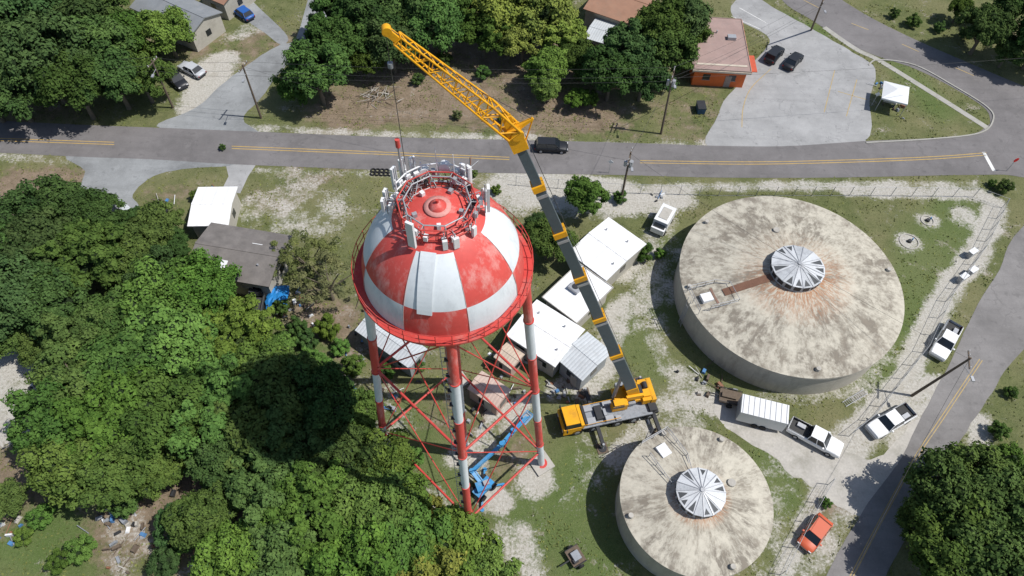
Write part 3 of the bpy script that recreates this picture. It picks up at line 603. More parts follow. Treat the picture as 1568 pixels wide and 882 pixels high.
# ---------------------------------------------------------------- vehicles
def paint(name,c): return mat('paint_'+name,c,.42,.04,1,spec=.4)
linerm=mat('bed_liner',(.05,.05,.05),.8)
def car(name,kind,pm,rear,front,scale=1):
    a=W(rear,.5); b=W(front,.5); d=b-a; ang=math.atan2(d.y,d.x); c=(a+b)/2
    B=MB(); Lg={'sedan':4.7,'suv':4.8,'pickup':5.9,'compact':4.2}[kind]*scale; Wd={'pickup':2.0}.get(kind,1.86)
    top={'sedan':.92,'suv':1.05,'pickup':1.12,'compact':.95}[kind]
    st=[(-.5,.42,top*.80,.80),(-.485,.33,top*.93,.92),(-.40,.28,top,.98),(.10,.28,top,1.0),(.20,.28,top*.99,1.0),(.40,.28,top*.90,.97),(.475,.33,top*.80,.88),(.5,.42,top*.62,.74)]
    if kind=='pickup': st=[(-.5,.5,top*.95,.94),(-.49,.42,top,.97),(-.12,.4,top,1.0),(.12,.4,top,1.0),(.22,.38,top,1.0),(.42,.38,top*.97,.97),(.485,.4,top*.88,.92),(.5,.5,top*.7,.86)]
    V=[];n=10
    for x,z0,z1,wq in st:
        hw=Wd/2*wq
        V+=[(x*Lg,-hw*.9,z0),(x*Lg,-hw,z0+.12),(x*Lg,-hw,z1-.22),(x*Lg,-hw*.95,z1-.07),(x*Lg,-hw*.84,z1),(x*Lg,hw*.84,z1),(x*Lg,hw*.95,z1-.07),(x*Lg,hw,z1-.22),(x*Lg,hw,z0+.12),(x*Lg,hw*.9,z0)]
    fs=[(i*n+j,i*n+(j+1)%n,(i+1)*n+(j+1)%n,(i+1)*n+j) for i in range(len(st)-1) for j in range(n)]
    B.part('body')
    if kind=='pickup': B.add(V,[f for f in fs if not(f[0]//n==1 and f[0]%n==4)],pm,False)
    else: B.add(V,fs,pm,True)
    m0=len(st)-1
    B.add(V,[list(range(n))[::-1],[m0*n+j for j in range(n)]],pm)
    if kind=='sedan': g=(-.36,-.22,.10,.24,1.42)
    elif kind=='suv': g=(-.46,-.40,.10,.25,1.68)
    elif kind=='compact': g=(-.42,-.30,.12,.28,1.48)
    else: g=(-.13,-.10,.13,.24,1.82)
    x0,x1,x2,x3,zt=g; hb=Wd/2*.93; ht=Wd/2*.74; zb=top-.03
    P=[(x0*Lg,-hb,zb),(x3*Lg,-hb,zb),(x3*Lg,hb,zb),(x0*Lg,hb,zb),(x1*Lg,-ht,zt),(x2*Lg,-ht,zt),(x2*Lg,ht,zt),(x1*Lg,ht,zt)]
    B.part('glass'); B.add(P,[(0,1,5,4),(1,2,6,5),(2,3,7,6),(3,0,4,7)],glass)
    B.part('roof'); Q=[(x1*Lg-.04,-ht-.02),(x2*Lg+.04,-ht-.02),(x2*Lg+.04,ht+.02),(x1*Lg-.04,ht+.02)]
    B.prism(Q,zt-.05,zt+.03,pm)
    for s in(-1,1):
        for xa,xb in((x0,x1),(x3,x2),((x0+x3)/2,(x1+x2)/2)): B.beam((xa*Lg,s*hb,zb),(xb*Lg,s*(ht+.01),zt),.07,.05,pm)
    B.part('wheels')
    for x in(-.31,.31):
        for s in(-1,1): B.cyl((x*Lg,s*(Wd/2-.2),.35),(x*Lg,s*(Wd/2+.02),.35),.36,.36,dark,18); B.cyl((x*Lg,s*(Wd/2),.35),(x*Lg,s*(Wd/2+.035),.35),.2,.2,gal,12)
    B.part('lights')
    for s in(-1,1): B.box((.488*Lg,s*Wd*.34,top*.68),(.08,.32,.15),chrome); B.box((-.495*Lg,s*Wd*.39,top*.72),(.06,.2,.2),mat('tail_lamp',(.3,.01,.01),.3))
    B.part('mirrors')
    for s in(-1,1): B.box((x3*Lg-.35,s*(Wd/2+.08),top+.08),(.16,.2,.14),pm)
    if kind=='pickup':
        B.part('bed'); B.box((-.305*Lg,0,.72),(.36*Lg,Wd*.8,.06),linerm)
        for s in(-1,1): B.box((-.305*Lg,s*Wd*.425,.9),(.365*Lg,.06,.42),linerm)
        B.box((-.30*Lg,.35,.88),(.9,.5,.3),gal)
    B.part('bumpers'); B.box((.5*Lg,0,.5),(.1,Wd*.82,.2),black if kind!='pickup' else gal); B.box((-.5*Lg,0,.52),(.1,Wd*.82,.2),black if kind!='pickup' else gal)
    return B.obj(name,(c.x,c.y,0.02),ang)
pw=paint('white',(.78,.79,.80)); pk=paint('black',(.02,.022,.027)); pb=paint('blue',(.02,.10,.35)); pg=paint('grey',(.05,.055,.06)); pr=paint('orange_red',(.55,.11,.05)); ps=paint('silver',(.45,.47,.5))
car('parked_car','compact',pb,(386,30),(360,12)); car('parked_car','sedan',ps,(312,116),(276,98)); car('parked_car','suv',pk,(257,108),(284,136))
car('moving_car','suv',pk,(820,224),(868,226)); car('parked_car','suv',pk,(1172,100),(1199,69),.95); car('parked_car','sedan',pk,(1202,108),(1227,80))
car('pickup_truck','pickup',pw,(1461,498),(1433,548)); car('pickup_truck','pickup',pw,(1390,630),(1335,662)); car('pickup_truck','pickup',pw,(1212,652),(1283,690))
car('parked_car','compact',pr,(1262,797),(1232,837))
car('pickup_truck','pickup',pg,(392,470),(400,430)); car('parked_car','sedan',pg,(206,78),(232,82)); car('parked_car','sedan',pg,(300,695),(322,715))
t=W((424,452),1.3); b=MB()
rt=random.Random(5); V=[];nn=9
for i in range(nn):
    for j in range(nn): V.append((-1.3+2.6*i/(nn-1)+rt.uniform(-.08,.08),-1.6+3.2*j/(nn-1)+rt.uniform(-.08,.08),1.6-.5*((i-4)/4)**4-.5*((j-4)/4)**4+rt.uniform(-.15,.15)))
b.add(V,[(i*nn+j,(i+1)*nn+j,(i+1)*nn+j+1,i*nn+j+1) for i in range(nn-1) for j in range(nn-1)],mat('blue_tarp',(.02,.20,.52),.5))
for x in(-1,1):
    for y in(-1.3,1.3): b.cyl((x,y,0),(x,y,1.3),.05,.05,wood,6)
b.box((0,0,.6),(1.9,2.5,.9),wood); b.obj('tarp_covered_trailer',(t.x,t.y,0),.1)
def trailer(name,rear,front,h,wd,m):
    a=W(rear,h);b_=W(front,h);d=b_-a;Ln=d.length;ang=math.atan2(d.y,d.x);c=(a+b_)/2;B=MB()
    B.part('box_body');B.box((0,0,.5+(h-.5)/2),(Ln,wd,h-.5),m)
    B.part('roof_ribs')
    for i in range(9): B.box((-Ln/2+.2+i*(Ln-.4)/8,0,h+.02),(.05,wd*.98,.04),gal)
    B.part('wheels')
    for x in(-.45,.45):
        for s in(-1,1):B.cyl((x,s*(wd/2-.05),.36),(x,s*(wd/2+.15),.36),.36,.36,dark,16)
    B.part('drawbar');B.beam((Ln/2,-.5,.5),(Ln/2+1.2,0,.5),.1,.1,black);B.beam((Ln/2,.5,.5),(Ln/2+1.2,0,.5),.1,.1,black); B.box((-Ln/2-.01,0,1.3),(.05,wd*.9,1.5),gal)
    return B.obj(name,(c.x,c.y,.01),ang)
trailer('box_trailer',(1136,617),(1208,635),2.6,2.3,antw)
a=W((1024,322),1.2); c=W((1006,353),1.2); d=(c-a); ang=math.atan2(d.y,d.x); m_=(a+c)/2; B=MB(); Ln=d.length
B.part('box_body'); B.box((-.1*Ln,0,1.3),(Ln*.78,1.95,1.7),antw); B.box((-.1*Ln,0,2.18),(Ln*.5,1.2,.08),concr); B.part('cab'); B.box((Ln*.38,0,.9),(Ln*.2,1.8,.9),pw); B.box((Ln*.34,0,1.5),(Ln*.14,1.6,.35),glass,taper=.85)
B.part('wheels'); [B.cyl((x*Ln*.3,s*.7,.35),(x*Ln*.3,s*1.02,.35),.35,.35,dark,16) for x in(-1,1) for s in(-1,1)]
B.obj('box_van',(m_.x,m_.y,0),ang)
def flatb(name,rear,front,load):
    a=W(rear,.6);b_=W(front,.6);d=b_-a;Ln=d.length;ang=math.atan2(d.y,d.x);c=(a+b_)/2;B=MB();B.part('deck');B.box((0,0,.6),(Ln,1.8,.12),wood)
    B.part('sides')
    for s in(-1,1):B.box((0,s*.9,.85),(Ln,.06,.08),black);[B.cyl((x*Ln/2,s*.9,.6),(x*Ln/2,s*.9,.85),.03,.03,black,5) for x in(-1,0,1)]
    B.part('wheels')
    for s in(-1,1):B.cyl((0,s*.95,.34),(0,s*1.15,.34),.34,.34,dark,16)
    B.part('drawbar');B.beam((Ln/2,0,.5),(Ln/2+1.1,0,.45),.12,.1,black)
    B.part('load')
    for q in load:B.box(q[0],q[1],q[2])
    return B.obj(name,(c.x,c.y,.01),ang)
flatb('utility_trailer',(891,846),(872,858),[((0,0,.85),(.8,.9,.4),deckg),((.3,.4,.8),(.5,.4,.3),black)]); flatb('utility_trailer',(1135,612),(1102,604),[((.2,0,.8),(1.6,.6,.3),wood)])
b=MB(); b.box((0,0,.6),(1.1,1.7,1.0),mat('bin_blue',(.04,.09,.16)),taper=1.08); b.box((0,0,1.16),(1.25,1.9,.1),black); [b.cyl((x,y,.0),(x,y,.14),.1,.1,dark,8) for x in(-.4,.4) for y in(-.6,.6)]; t=W((1073,165),.6); b.obj('refuse_skip',(t.x,t.y,0),.05)
a,ex,ey,L_,D_=rectf((1350,150),(1390,160),(1362,126),2.5); b=MB(); c=a+ex*L_/2+ey*D_/2
b.part('roof'); b.add([(-L_/2,-D_/2,2.5),(L_/2,-D_/2,2.5),(L_/2,D_/2,2.5),(-L_/2,D_/2,2.5),(0,0,3.2)],[(0,1,4),(1,2,4),(2,3,4),(3,0,4)],antw)
b.part('valance'); [b.box(q[0],q[1],antw) for q in(((0,-D_/2,2.4),(L_,.04,.25)),((0,D_/2,2.4),(L_,.04,.25)))]
b.part('posts'); [b.cyl((x*L_/2*.96,y*D_/2*.96,0),(x*L_/2*.96,y*D_/2*.96,2.5),.05,.05,gal,6) for x in(-1,1) for y in(-1,1)]
b.part('table'); b.box((0,0,.75),(2,.8,.06),concr); [b.box((x,0,.36),(.06,.7,.72),wood) for x in(-.8,.8)]
b.obj('canopy_tent',(c.x,c.y,0),math.atan2(ex.y,ex.x))
a,ex,ey,L_,D_=rectf((165,318),(192,345),(182,300),2.3); b=MB(); c=a+ex*L_/2+ey*D_/2
b.part('roof'); b.add([(-L_/2,-D_/2,2.1),(L_/2,-D_/2,2.1),(L_/2,D_/2,2.1),(-L_/2,D_/2,2.1),(-L_/2,0,2.7),(L_/2,0,2.7)],[(0,1,5,4),(2,3,4,5),(0,4,3),(1,2,5)],mroof)
b.part('posts'); [b.cyl((x*L_/2*.94,y*D_/2*.94,0),(x*L_/2*.94,y*D_/2*.94,2.1),.06,.06,gal,6) for x in(-1,0,1) for y in(-1,1)]
b.obj('carport',(c.x,c.y,0),math.atan2(ex.y,ex.x))
b=MB(); q=[W((740,745),.9),W((722,722),1.6),W((768,680),2.4),W((785,660),2.2),W((806,638),1.6)]
Rz=Matrix.Rotation(.9,3,'Z')
b.part('base'); b.box((q[0].x,q[0].y,.6),(2.3,1.1,.4),blue,.9); b.box((q[0].x,q[0].y,1.1),(1.5,1.0,.55),blue,.4); b.box((q[0].x+.3,q[0].y+.2,1.5),(.6,.5,.35),gal,.4)
for x in(-1,1):
    for y in(-1,1):
        v=Rz@Vector((x*.85,y*.6,0)); v2=Rz@Vector((x*.85,y*.9,0)); b.cyl((q[0].x+v.x,q[0].y+v.y,.4),(q[0].x+v2.x,q[0].y+v2.y,.4),.4,.4,dark,16)
        e=Rz@Vector((x*1.7,y*1.3,0)); b.beam((q[0].x,q[0].y,.5),(q[0].x+e.x,q[0].y+e.y,.35),.18,.18,blue); b.cyl((q[0].x+e.x,q[0].y+e.y,.02),(q[0].x+e.x,q[0].y+e.y,.12),.25,.22,blue,12)
b.part('arm')
for s,(a,c) in enumerate(zip(q[:-1],q[1:])):
    b.beam(a,c,.36-.04*s,.34-.04*s,blue); b.beam(a+Vector((.35,.2,-.3)),c+Vector((.35,.2,-.3)),.12,.12,blue); b.cyl(a-Vector((0,0,.3)),a+Vector((0,0,.3)),.26,.26,blue,12)
b.part('basket'); e=q[-1]; b.box(e+Vector((0,0,-.5)),(1.3,.8,.08),gal,.9)
for z in(0,.5): [b.cyl(e+Rz@Vector((x0,y0,z-.5)),e+Rz@Vector((x1,y1,z-.5)),.05,.05,blue,5) for x0,y0,x1,y1 in((-.65,-.4,.65,-.4),(.65,-.4,.65,.4),(.65,.4,-.65,.4),(-.65,.4,-.65,-.4))]
b.obj('boom_lift')
# ---------------------------------------------------------------- poles and wires
tops={}
def pole(key,base,top,h,tr=False):
    p=W(base); t=W(top,h); B=MB(); B.part('shaft'); B.cyl((0,0,0),t-p,.17,.11,wood,10); T=t-p
    B.part('crossarm')
    for z in(.4,1.3) if tr else (.4,): B.beam(T+Vector((-.3,-1.1,-z)),T+Vector((.3,1.1,-z)),.12,.12,wood); [B.cyl(T+Vector((.27*s,1.0*s,-z+.05)),T+Vector((.27*s,1.0*s,-z+.3)),.05,.04,antw,6) for s in(-1,0.5,1)]
    if tr: B.part('transformer'); B.cyl(T+Vector((.35,0,-2.6)),T+Vector((.35,0,-1.6)),.28,.28,gal,14); B.cyl(T+Vector((-.35,.1,-2.5)),T+Vector((-.35,.1,-1.7)),.22,.22,gal,14)
    B.part('lamp_arm'); B.cyl(T+Vector((0,0,-1.5)),T+Vector((.2,-1.6,-1.2)),.04,.04,gal,5); B.box(T+Vector((.22,-1.8,-1.22)),(.3,.6,.14),gal)
    tops[key]=t; return B.obj('utility_pole',p)
pole('a',(400,181),(371,99),9.8); pole('b',(1012,205),(1032,108),11.3,tr=True); pole('c',(950,310),(966,233),9.5,tr=True); pole('d',(1242,46),(1262,-4),9.5); pole('e',(1396,606),(1487,548),9.2); pole('f',(265,165),(232,92),9)
def wire(p,q,sag=.8,r=.018):
    B=MB(); P=[p.lerp(q,i/14)-Vector((0,0,4*sag*(i/14)*(1-i/14))) for i in range(15)]; B.tube(P,r,rope,4); B.obj('power_line')
dz=Vector((0,0,-.3))
fl=W((-200,95),9.5); frr=W((1900,60),10)
for o in(Vector((0,.9,-.2)),Vector((0,-.9,-.2)),Vector((0,0,-1.8))):
    wire(tops['a']+o,tops['b']+o); wire(tops['a']+o,tops['f']+o,.5); wire(tops['f']+o,fl+o); wire(tops['b']+o,tops['d']+o,.8)
wire(tops['b']+dz,tops['c']+dz,.5); wire(tops['c']+dz,tops['e']+dz,1.2); wire(tops['a']+dz,tops['c']+dz*5,1.2); wire(tops['b']+dz*4,frr)
wire(tops['e']+dz,W((1250,990),9),.8)
# ---------------------------------------------------------------- fence
def fence(px,h=1.9):
    P=[W(p) for p in px]; B=MB(); B.part('posts'); R=[]
    for a,b_ in zip(P[:-1],P[1:]):
        n=max(1,round((b_-a).length/2.8))
        for i in range(n): R.append(a.lerp(b_,i/n))
    R.append(P[-1])
    for p in R: B.cyl(p,p+Vector((0,0,h)),.04,.04,gal,6)
    B.part('rails')
    for a,b_ in zip(R[:-1],R[1:]):
        for z,r in((h-.03,.025),(h*.5,.008),(.08,.015)): B.cyl(a+Vector((0,0,z)),b_+Vector((0,0,z)),r,r,gal,4,caps=False)
        for i in range(1,10):
            x=a.lerp(b_,i/10); x2=a.lerp(b_,(i+.9)/10); B.cyl(x,x2+Vector((0,0,h)),.006,.006,gal,3,caps=False)
    B.obj('chain_link_fence')
fence([(790,284),(950,296),(1100,300),(1300,300),(1490,302),(1534,318),(1500,388),(1448,462),(1412,540),(1330,645),(1300,668)])
fence([(1268,742),(1235,800),(1195,880),(1180,930)])
for p in((1484,420),(1484,392),(1470,430)):
    t=W(p); B=MB(); B.box((0,0,.55),(1.1,.6,1.1),gal); B.box((0,0,1.13),(1.2,.7,.06),antw); B.cyl((.7,0,0),(.7,0,1.5),.04,.04,gal,6); B.obj('electrical_cabinet',t,.6)
t=W((585,267)); B=MB()
for i in range(9):
    x,y=(i%5)*.62-1.3,(i//5)*.6; a=[Vector((x+.3*math.cos(2*math.pi*j/14),y+.3*math.sin(2*math.pi*j/14),.12)) for j in range(15)]
    B.tube(a,.11,dark,6)
B.obj('tyre_pile',t)
for p,r in(((1392,370),1.3),((1420,338),.9)):
    t=W(p); B=MB(); B.lathe([(r,0),(r,.1),(r-.15,.1),(r-.15,.05)],(0,0,0),concr,28,False); B.cyl((0,0,.0),(0,0,.3),.3,.25,black,14); B.cyl((.4,.2,0),(.4,.2,.5),.08,.08,blue,8); B.obj('valve_chamber',t)
def junk(p,n,sp,name='scrap_pile'):
    t=W(p); B=MB(); r_=random.Random(p[0])
    cs=[antw,gal,black,wood,deckg,mat('junk_blue',(.08,.2,.4)),mat('junk_rust',(.25,.12,.07)),wood,concr]
    for i in range(n):
        x,y=r_.gauss(0,sp),r_.gauss(0,sp); s=(r_.uniform(.15,.9),r_.uniform(.12,.5),r_.uniform(.1,.5)); B.box((x,y,s[2]/2),s,r_.choice(cs),r_.uniform(0,3),taper=r_.uniform(.6,1))
    for i in range(n//3):
        x,y=r_.gauss(0,sp),r_.gauss(0,sp); a=r_.uniform(0,3); B.cyl((x,y,.1),(x+math.cos(a)*1.5,y+math.sin(a)*1.5,.3),.05,.05,r_.choice(cs),5)
    B.obj(name,t)
for q in(((540,608),12,.8),((562,520),16,1.6),((313,705),18,1.3),((205,825),26,2.0),((320,830),14,1.2),((440,478),12,1.0),((600,610),10,1.0),((800,600),8,.7),((870,600),10,1.2),((730,640),7,.8),((1075,585),9,.8),((60,580),10,1.0),((175,785),8,1.0),((990,640),6,.6),((250,320),8,1),((720,260),6,.5),((1370,165),8,.8),((1350,135),6,.6),((850,600),8,.8),((460,470),14,1.2),((1010,300),6,.6),((770,560),8,1),((15,820),8,.8),((330,300),5,.5),((1110,595),7,.6)): junk(*q)
for p0,n_b in(((577,148),60),((330,770),30)):
    t=W(p0); B=MB(); r_=random.Random(9)
    for i in range(n_b):
        x,y=r_.gauss(0,1.5),r_.gauss(0,1.1); a=r_.uniform(0,6.28); l=r_.uniform(.6,2.2); B.cyl((x,y,r_.uniform(0,.5)),(x+math.cos(a)*l,y+math.sin(a)*l,r_.uniform(.05,.8)),r_.uniform(.03,.09),.02,concr if r_.random()<.4 else wood,5)
    B.obj('brush_pile',t)
a=W((1292,620));c=W((1325,600)); B=MB(); n=(c-a).normalized().cross(Vector((0,0,1)))*.3
for s in(-1,1): B.beam(a+n*s+Vector((0,0,.12)),c+n*s+Vector((0,0,.12)),.06,.08,gal)
for i in range(12): p=a.lerp(c,(i+.5)/12)+Vector((0,0,.12)); B.cyl(p-n,p+n,.03,.03,gal,4)
B.obj('extension_ladder')
def sign(p,m,shape=8):
    t=W(p); B=MB(); B.part('post'); B.cyl((0,0,0),(0,0,2.2),.035,.035,gal,6); B.part('plate'); B.cyl((0,-.05,2.3),(0,-.08,2.3),.4,.4,m,shape,False); B.obj('traffic_sign',t,random.uniform(-.8,.8))
sign((1541,262),mat('sign_red',(.5,.02,.02))); sign((1334,162),antw,4); sign((932,265),antw,4)
# ---------------------------------------------------------------- trees
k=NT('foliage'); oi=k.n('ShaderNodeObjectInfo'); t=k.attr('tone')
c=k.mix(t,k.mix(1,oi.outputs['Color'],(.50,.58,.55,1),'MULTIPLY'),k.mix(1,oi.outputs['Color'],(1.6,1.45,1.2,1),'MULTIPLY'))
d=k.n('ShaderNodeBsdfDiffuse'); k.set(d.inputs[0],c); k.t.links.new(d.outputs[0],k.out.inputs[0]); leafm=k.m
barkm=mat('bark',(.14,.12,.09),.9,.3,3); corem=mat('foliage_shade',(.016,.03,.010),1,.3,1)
def ico():
    import bmesh
    bm=bmesh.new(); bmesh.ops.create_icosphere(bm,subdivisions=1,radius=1); v=np.array([x.co[:] for x in bm.verts]); f=[[q.index for q in x.verts] for x in bm.faces]; bm.free(); return v,f
ICO=ico()
def treemesh(seed,nl=80,leaves=12500,flat=.75,core=True,lsz=.35,spread=1.0,low=-.25,open_=0,lr=(.12,.25)):
    rg=np.random.RandomState(seed); R=5.0; HCt=5.6
    Lc=[];Lr=[]
    ga=math.pi*(3-5**.5); ph=rg.uniform(0,6.28,4)
    for i in range(nl):
        z=low+(1-low)*(i+.5)/nl; a=ga*i+rg.uniform(-.6,.6); q=math.sqrt(max(0,1-z*z))
        out=1+.14*math.sin(2*a+ph[0])+.10*math.sin(3*a+ph[1])+.07*math.sin(5*a+ph[2])
        d=rg.uniform(.58,.95)*spread*out
        Lc.append([q*math.cos(a)*R*d,q*math.sin(a)*R*d,z*R*flat*d*rg.uniform(.85,1.15)]); Lr.append(R*rg.uniform(*lr)*(1-.3*open_))
    Lc=np.array(Lc); Lr=np.array(Lr); Lc[:,2]+=HCt
    pr_=Lr**2/np.sum(Lr**2); ci=rg.choice(nl,leaves,p=pr_)
    n=rg.normal(size=(leaves,3)); n/=np.linalg.norm(n,axis=1)[:,None]; n[:,2]=np.where(n[:,2]<-.25,-n[:,2],n[:,2])
    rad=Lr[ci]*rg.uniform(.78,1.14,leaves)*(1+.25*np.sin(n[:,0]*5+ci)*np.cos(n[:,1]*6+ci*2))
    P=Lc[ci]+n*rad[:,None]*np.array([1,1,.8])
    nn=n*1.0+rg.normal(size=(leaves,3))*.45+np.array([0,0,.3]); nn/=np.linalg.norm(nn,axis=1)[:,None]
    t=rg.normal(size=(leaves,3)); u=np.cross(nn,t); u/=np.linalg.norm(u,axis=1)[:,None]; v=np.cross(nn,u)
    s=(lsz*rg.uniform(.55,1.25,leaves))[:,None]*.5
    quad=np.stack([P-u*s*1.3,P-v*s*.8,P+u*s*1.3,P+v*s*.8],1).reshape(-1,3)
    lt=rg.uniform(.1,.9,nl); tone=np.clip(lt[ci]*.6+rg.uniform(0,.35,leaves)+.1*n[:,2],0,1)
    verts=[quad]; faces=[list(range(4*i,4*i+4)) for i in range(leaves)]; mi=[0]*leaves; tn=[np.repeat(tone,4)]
    o=leaves*4
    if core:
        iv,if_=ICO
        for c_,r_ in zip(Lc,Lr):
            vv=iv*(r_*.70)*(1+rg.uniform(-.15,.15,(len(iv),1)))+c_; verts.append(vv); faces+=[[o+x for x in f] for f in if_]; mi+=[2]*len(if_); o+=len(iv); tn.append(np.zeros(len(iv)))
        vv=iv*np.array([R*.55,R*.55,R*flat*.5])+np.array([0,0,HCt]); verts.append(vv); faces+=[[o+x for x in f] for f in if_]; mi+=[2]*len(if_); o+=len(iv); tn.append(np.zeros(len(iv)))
    b=MB(); b.cyl((0,0,0),(.1,0,2.6),.38,.27,barkm,10)
    for i in range(9):
        j=rg.randint(nl); c_=Lc[j]; m=(c_[0]*.4,c_[1]*.4,2.6+(c_[2]-2.6)*.5); b.cyl((.1,0,2.4),m,.2,.13,barkm,7); b.cyl(m,tuple(c_),.13,.04,barkm,6)
    p=b.P['body']; verts.append(np.array(p['v'])); faces+=[[o+x for x in f] for f in p['f']]; mi+=[1]*len(p['f']); tn.append(np.zeros(len(p['v'])))
    me=bpy.data.meshes.new('tree_mesh'); me.from_pydata(np.concatenate(verts).tolist(),[],faces)
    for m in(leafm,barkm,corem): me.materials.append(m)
    me.polygons.foreach_set('material_index',mi); at=me.attributes.new('tone','FLOAT','POINT'); at.data.foreach_set('value',np.concatenate(tn)); me.update(); return me
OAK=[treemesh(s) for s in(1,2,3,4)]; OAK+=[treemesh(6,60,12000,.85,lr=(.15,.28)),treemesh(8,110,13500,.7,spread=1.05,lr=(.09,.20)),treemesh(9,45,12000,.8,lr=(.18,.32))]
PINE=[treemesh(11,34,4500,.8,core=False,lsz=.26,open_=.6,spread=1.08,lr=(.12,.22))]
BUSH=[treemesh(21,20,4500,1.0,lsz=.5,low=-.8,lr=(.2,.35))]
TR=random.Random(11)
G1=(.068,.120,.036); G2=(.052,.094,.033); G3=(.090,.160,.040); G4=(.165,.205,.048); G5=(.11,.135,.06)
def tree(x,y,r,c=G1,kind='oak',name=None):
    s=r/5.0; hz=5.6*s*(1 if kind!='bush' else .9); p=W((x,y),hz)
    me=TR.choice({'oak':OAK,'pine':PINE,'bush':BUSH}[kind])
    nm=name or {'oak':'oak_tree','pine':'pine_tree','bush':'shrub'}[kind]
    o=bpy.data.objects.new(nm,me); col.objects.link(o); o.location=(p.x,p.y,-(.9*s if kind=='bush' else 0))
    o.rotation_euler=(0,0,TR.uniform(0,6.28)); o.scale=(s*TR.uniform(.93,1.07),s*TR.uniform(.93,1.07),s*TR.uniform(.92,1.15)); j=TR.uniform(.84,1.2); o.color=(c[0]*j*TR.uniform(.85,1.15),c[1]*j,c[2]*j*TR.uniform(.8,1.2),1); return o
T=[
(30,30,6.5,G2),(110,20,6,G2),(60,95,6.5,G2),(140,70,6,G1),(15,140,5,G2),(115,135,5,G2),(175,125,4.5,G1),(215,120,4,G1),(185,60,4.5,G1),(255,52,3.9,G3),(160,10,4.5,G2),(225,85,2.0,G3),(-40,60,7,G2),(-30,140,5,G2),
(485,115,4.8,G1),(455,135,2.8,G1),(515,75,4.5,G2),(520,20,5,G2),(570,30,5.5,G2),(625,20,5,G1),(670,45,4.8,G1),(700,10,5,G2),(740,50,4.2,G1),(770,20,5,G4),(835,20,5.5,G4),(860,50,4,G4),(800,65,3.5,G4),(840,105,3.6,G3),(835,135,2.6,G3),(890,90,3.4,G2),(935,115,4.3,G2),(960,85,4.4,G2),(1010,50,5,G2),(1045,25,4.6,G2),(1020,85,4.2,G2),(985,120,3.8,G2),(600,75,4,G2),(560,95,2.6,G1),(1060,55,2.6,G1),(885,150,1.8,G3),
(897,303,2.7,G1),(838,372,3.0,G1),(825,345,2.0,G2),(470,395,3.6,G5,'pine'),(500,430,3.6,G5,'pine'),(440,400,2.6,G5,'pine'),
(1510,45,4.2,G2),(1545,80,2.6,G2),(1555,10,4,G2),(1600,60,5,G2),(1470,15,2.2,G1),(1440,760,3.8,G1),(1495,730,3.6,G1),(1545,770,4.2,G1),(1460,830,4.4,G1),(1520,860,4.6,G1),(1590,830,4.5,G1),(1400,800,1.8,G1),
(40,330,4.2,G2),(100,320,3.6,G2),(150,330,3.6,G2),(60,390,5,G2),(135,400,4.8,G1),(20,460,4.6,G2),(-20,400,5,G2),(90,460,4,G1),(235,355,3.5,G1),(260,380,2.6,G2),(200,400,3.8,G1),(5,510,3,G1),(205,340,2.4,G2),
(250,465,5,G3),(315,455,4.4,G3),(190,490,4.6,G1),(355,515,4.4,G3),(275,540,5.2,G3),(205,560,5.2,G1),(140,520,4.2,G1),(120,590,4.6,G1),(180,640,5,G3),(90,650,4.4,G1),(385,575,4.4,G3),(330,620,5,G3),(260,640,4.6,G1),(440,600,4.4,G1),(495,620,4.2,G2),(400,660,4.8,G1),(460,690,4.6,G2),(540,640,3.2,G1),(110,710,4.2,G1),(180,720,4.0,G1),(250,712,3.0,G1),(520,715,4.4,G2),(580,710,3.6,G1),(420,755,4.4,G1),(350,700,3.4,G2),(480,785,4.6,G1),(560,780,4.2,G3),(605,765,3.2,G3),(620,840,4.4,G3),(690,850,4.0,G3),(550,860,4.4,G3),(440,860,4.2,G1),(380,850,3.8,G3),(740,890,3.2,G3),(660,905,4,G4),(310,795,3.2,G2),(265,800,2.0,G2),(10,770,2.2,G1),(350,885,3.0,G3),(380,525,3.2,G1),(425,535,2.0,G3),(230,420,3,G2),(650,790,2.4,G4),(700,810,1.8,G4),(60,540,2.2,G1),(480,560,2.0,G3)]
for t in T: tree(*t[:3],*(t[3:]))
for x,y,r,c in((985,385,1.3,G1),(1010,388,.7,G3),(340,225,.5,G1),(905,150,1.3,G1),(950,300,1.0,G1),(725,265,.6,G1),(430,470,1,G1),(500,500,1.5,G3),(540,560,1.3,G1),(470,520,1.3,G2),(630,700,1.2,G3),(60,790,1.2,G3),(120,840,1.4,G3),(250,860,1.5,G2),(1530,660,1,G1),(1545,700,1.6,G1),(1265,770,.6,G1),(760,290,.7,G3),(640,560,.8,G1),(300,300,.8,G1),(1540,285,1.1,G1),(1520,280,.6,G1),(950,55,1.5,G1),(1400,30,1.2,G1),(1440,40,1,G1),(590,570,1,G1),(330,740,1.5,G1),(190,770,1.5,G1),(520,530,1.1,G3),(455,500,1.2,G1),(35,820,.9,G3),(90,860,1.1,G1),(280,830,1.1,G3),(1480,50,1.1,G2),(1370,20,.9,G1),(1550,600,.8,G1),(700,175,.8,G5),(770,180,.7,G1),(640,120,1.0,G1),(740,110,1.2,G1),(680,90,1.3,G2)):
    tree(x,y,r,c,'bush')
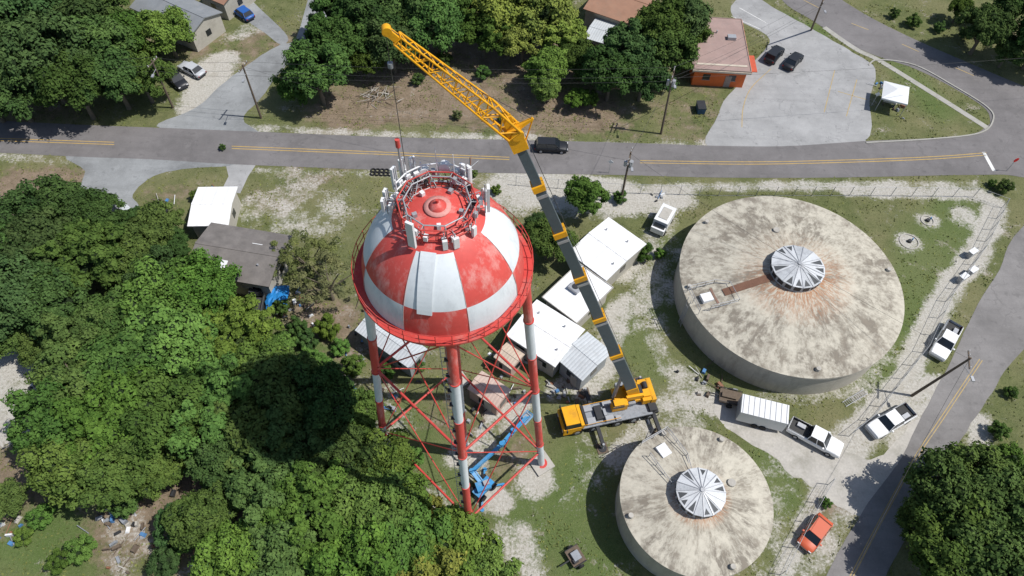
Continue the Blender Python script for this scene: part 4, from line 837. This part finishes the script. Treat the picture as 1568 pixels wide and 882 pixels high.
for i in range(24):
    a=TR.uniform(-1.5,1.5); d=TR.uniform(135,230); x,y=d*math.sin(a),d*math.cos(a)*.9+15
    o=bpy.data.objects.new('oak_tree',TR.choice(OAK)); s=TR.uniform(1,1.7); o.location=(x,y,0); o.scale=(s,s,s); o.rotation_euler=(0,0,TR.uniform(0,6)); o.color=(*G1,1); col.objects.link(o)
# ---------------------------------------------------------------- grass tufts (one mesh)
def inside(P,poly):
    x,y=P[:,0],P[:,1]; r=np.zeros(len(P),bool); n=len(poly); j=n-1
    for i in range(n):
        xi,yi=poly[i]; xj,yj=poly[j]
        c=((yi>y)!=(yj>y))&(x<(xj-xi)*(y-yi)/(yj-yi+1e-12)+xi); r^=c; j=i
    return r
rg=np.random.RandomState(5); NC=3800
cen=np.stack([rg.uniform(-88,88,NC),rg.uniform(8,112,NC)],1); k_=rg.randint(6,26,NC); ci=np.repeat(np.arange(NC),k_)
P=cen[ci]+rg.normal(size=(len(ci),2))*rg.uniform(.3,1.6,NC)[ci][:,None]
ok=np.ones(len(P),bool)
for poly in POLYS: ok&=~inside(P,poly)
ix=np.clip(((P[:,0]+115)/.5).astype(int)+5,0,nx-1); iy=np.clip(((P[:,1]+6)/.5).astype(int)+5,0,ny-1); ok&=A['sand'].reshape(sh)[iy,ix]<.6
P=P[ok]; ci=ci[ok]; n=len(P); s=rg.uniform(.05,.16,n); a=rg.uniform(0,6.28,n); h=rg.uniform(.05,.22,n)
dx,dy=np.cos(a)*s,np.sin(a)*s
Vt=np.stack([np.stack([P[:,0]-dx,P[:,1]-dy,np.full(n,.01)],1),np.stack([P[:,0]+dx,P[:,1]+dy,np.full(n,.01)],1),np.stack([P[:,0]+rg.normal(size=n)*.12,P[:,1]+rg.normal(size=n)*.12,h],1)],1).reshape(-1,3)
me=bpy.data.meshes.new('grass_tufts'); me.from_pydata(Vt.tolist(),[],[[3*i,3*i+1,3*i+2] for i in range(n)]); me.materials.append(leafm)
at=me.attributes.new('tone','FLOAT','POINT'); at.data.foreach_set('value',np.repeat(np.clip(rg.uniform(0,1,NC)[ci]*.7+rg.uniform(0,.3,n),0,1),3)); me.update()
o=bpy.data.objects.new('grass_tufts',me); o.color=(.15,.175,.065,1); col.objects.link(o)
print('objects',len(bpy.data.objects))
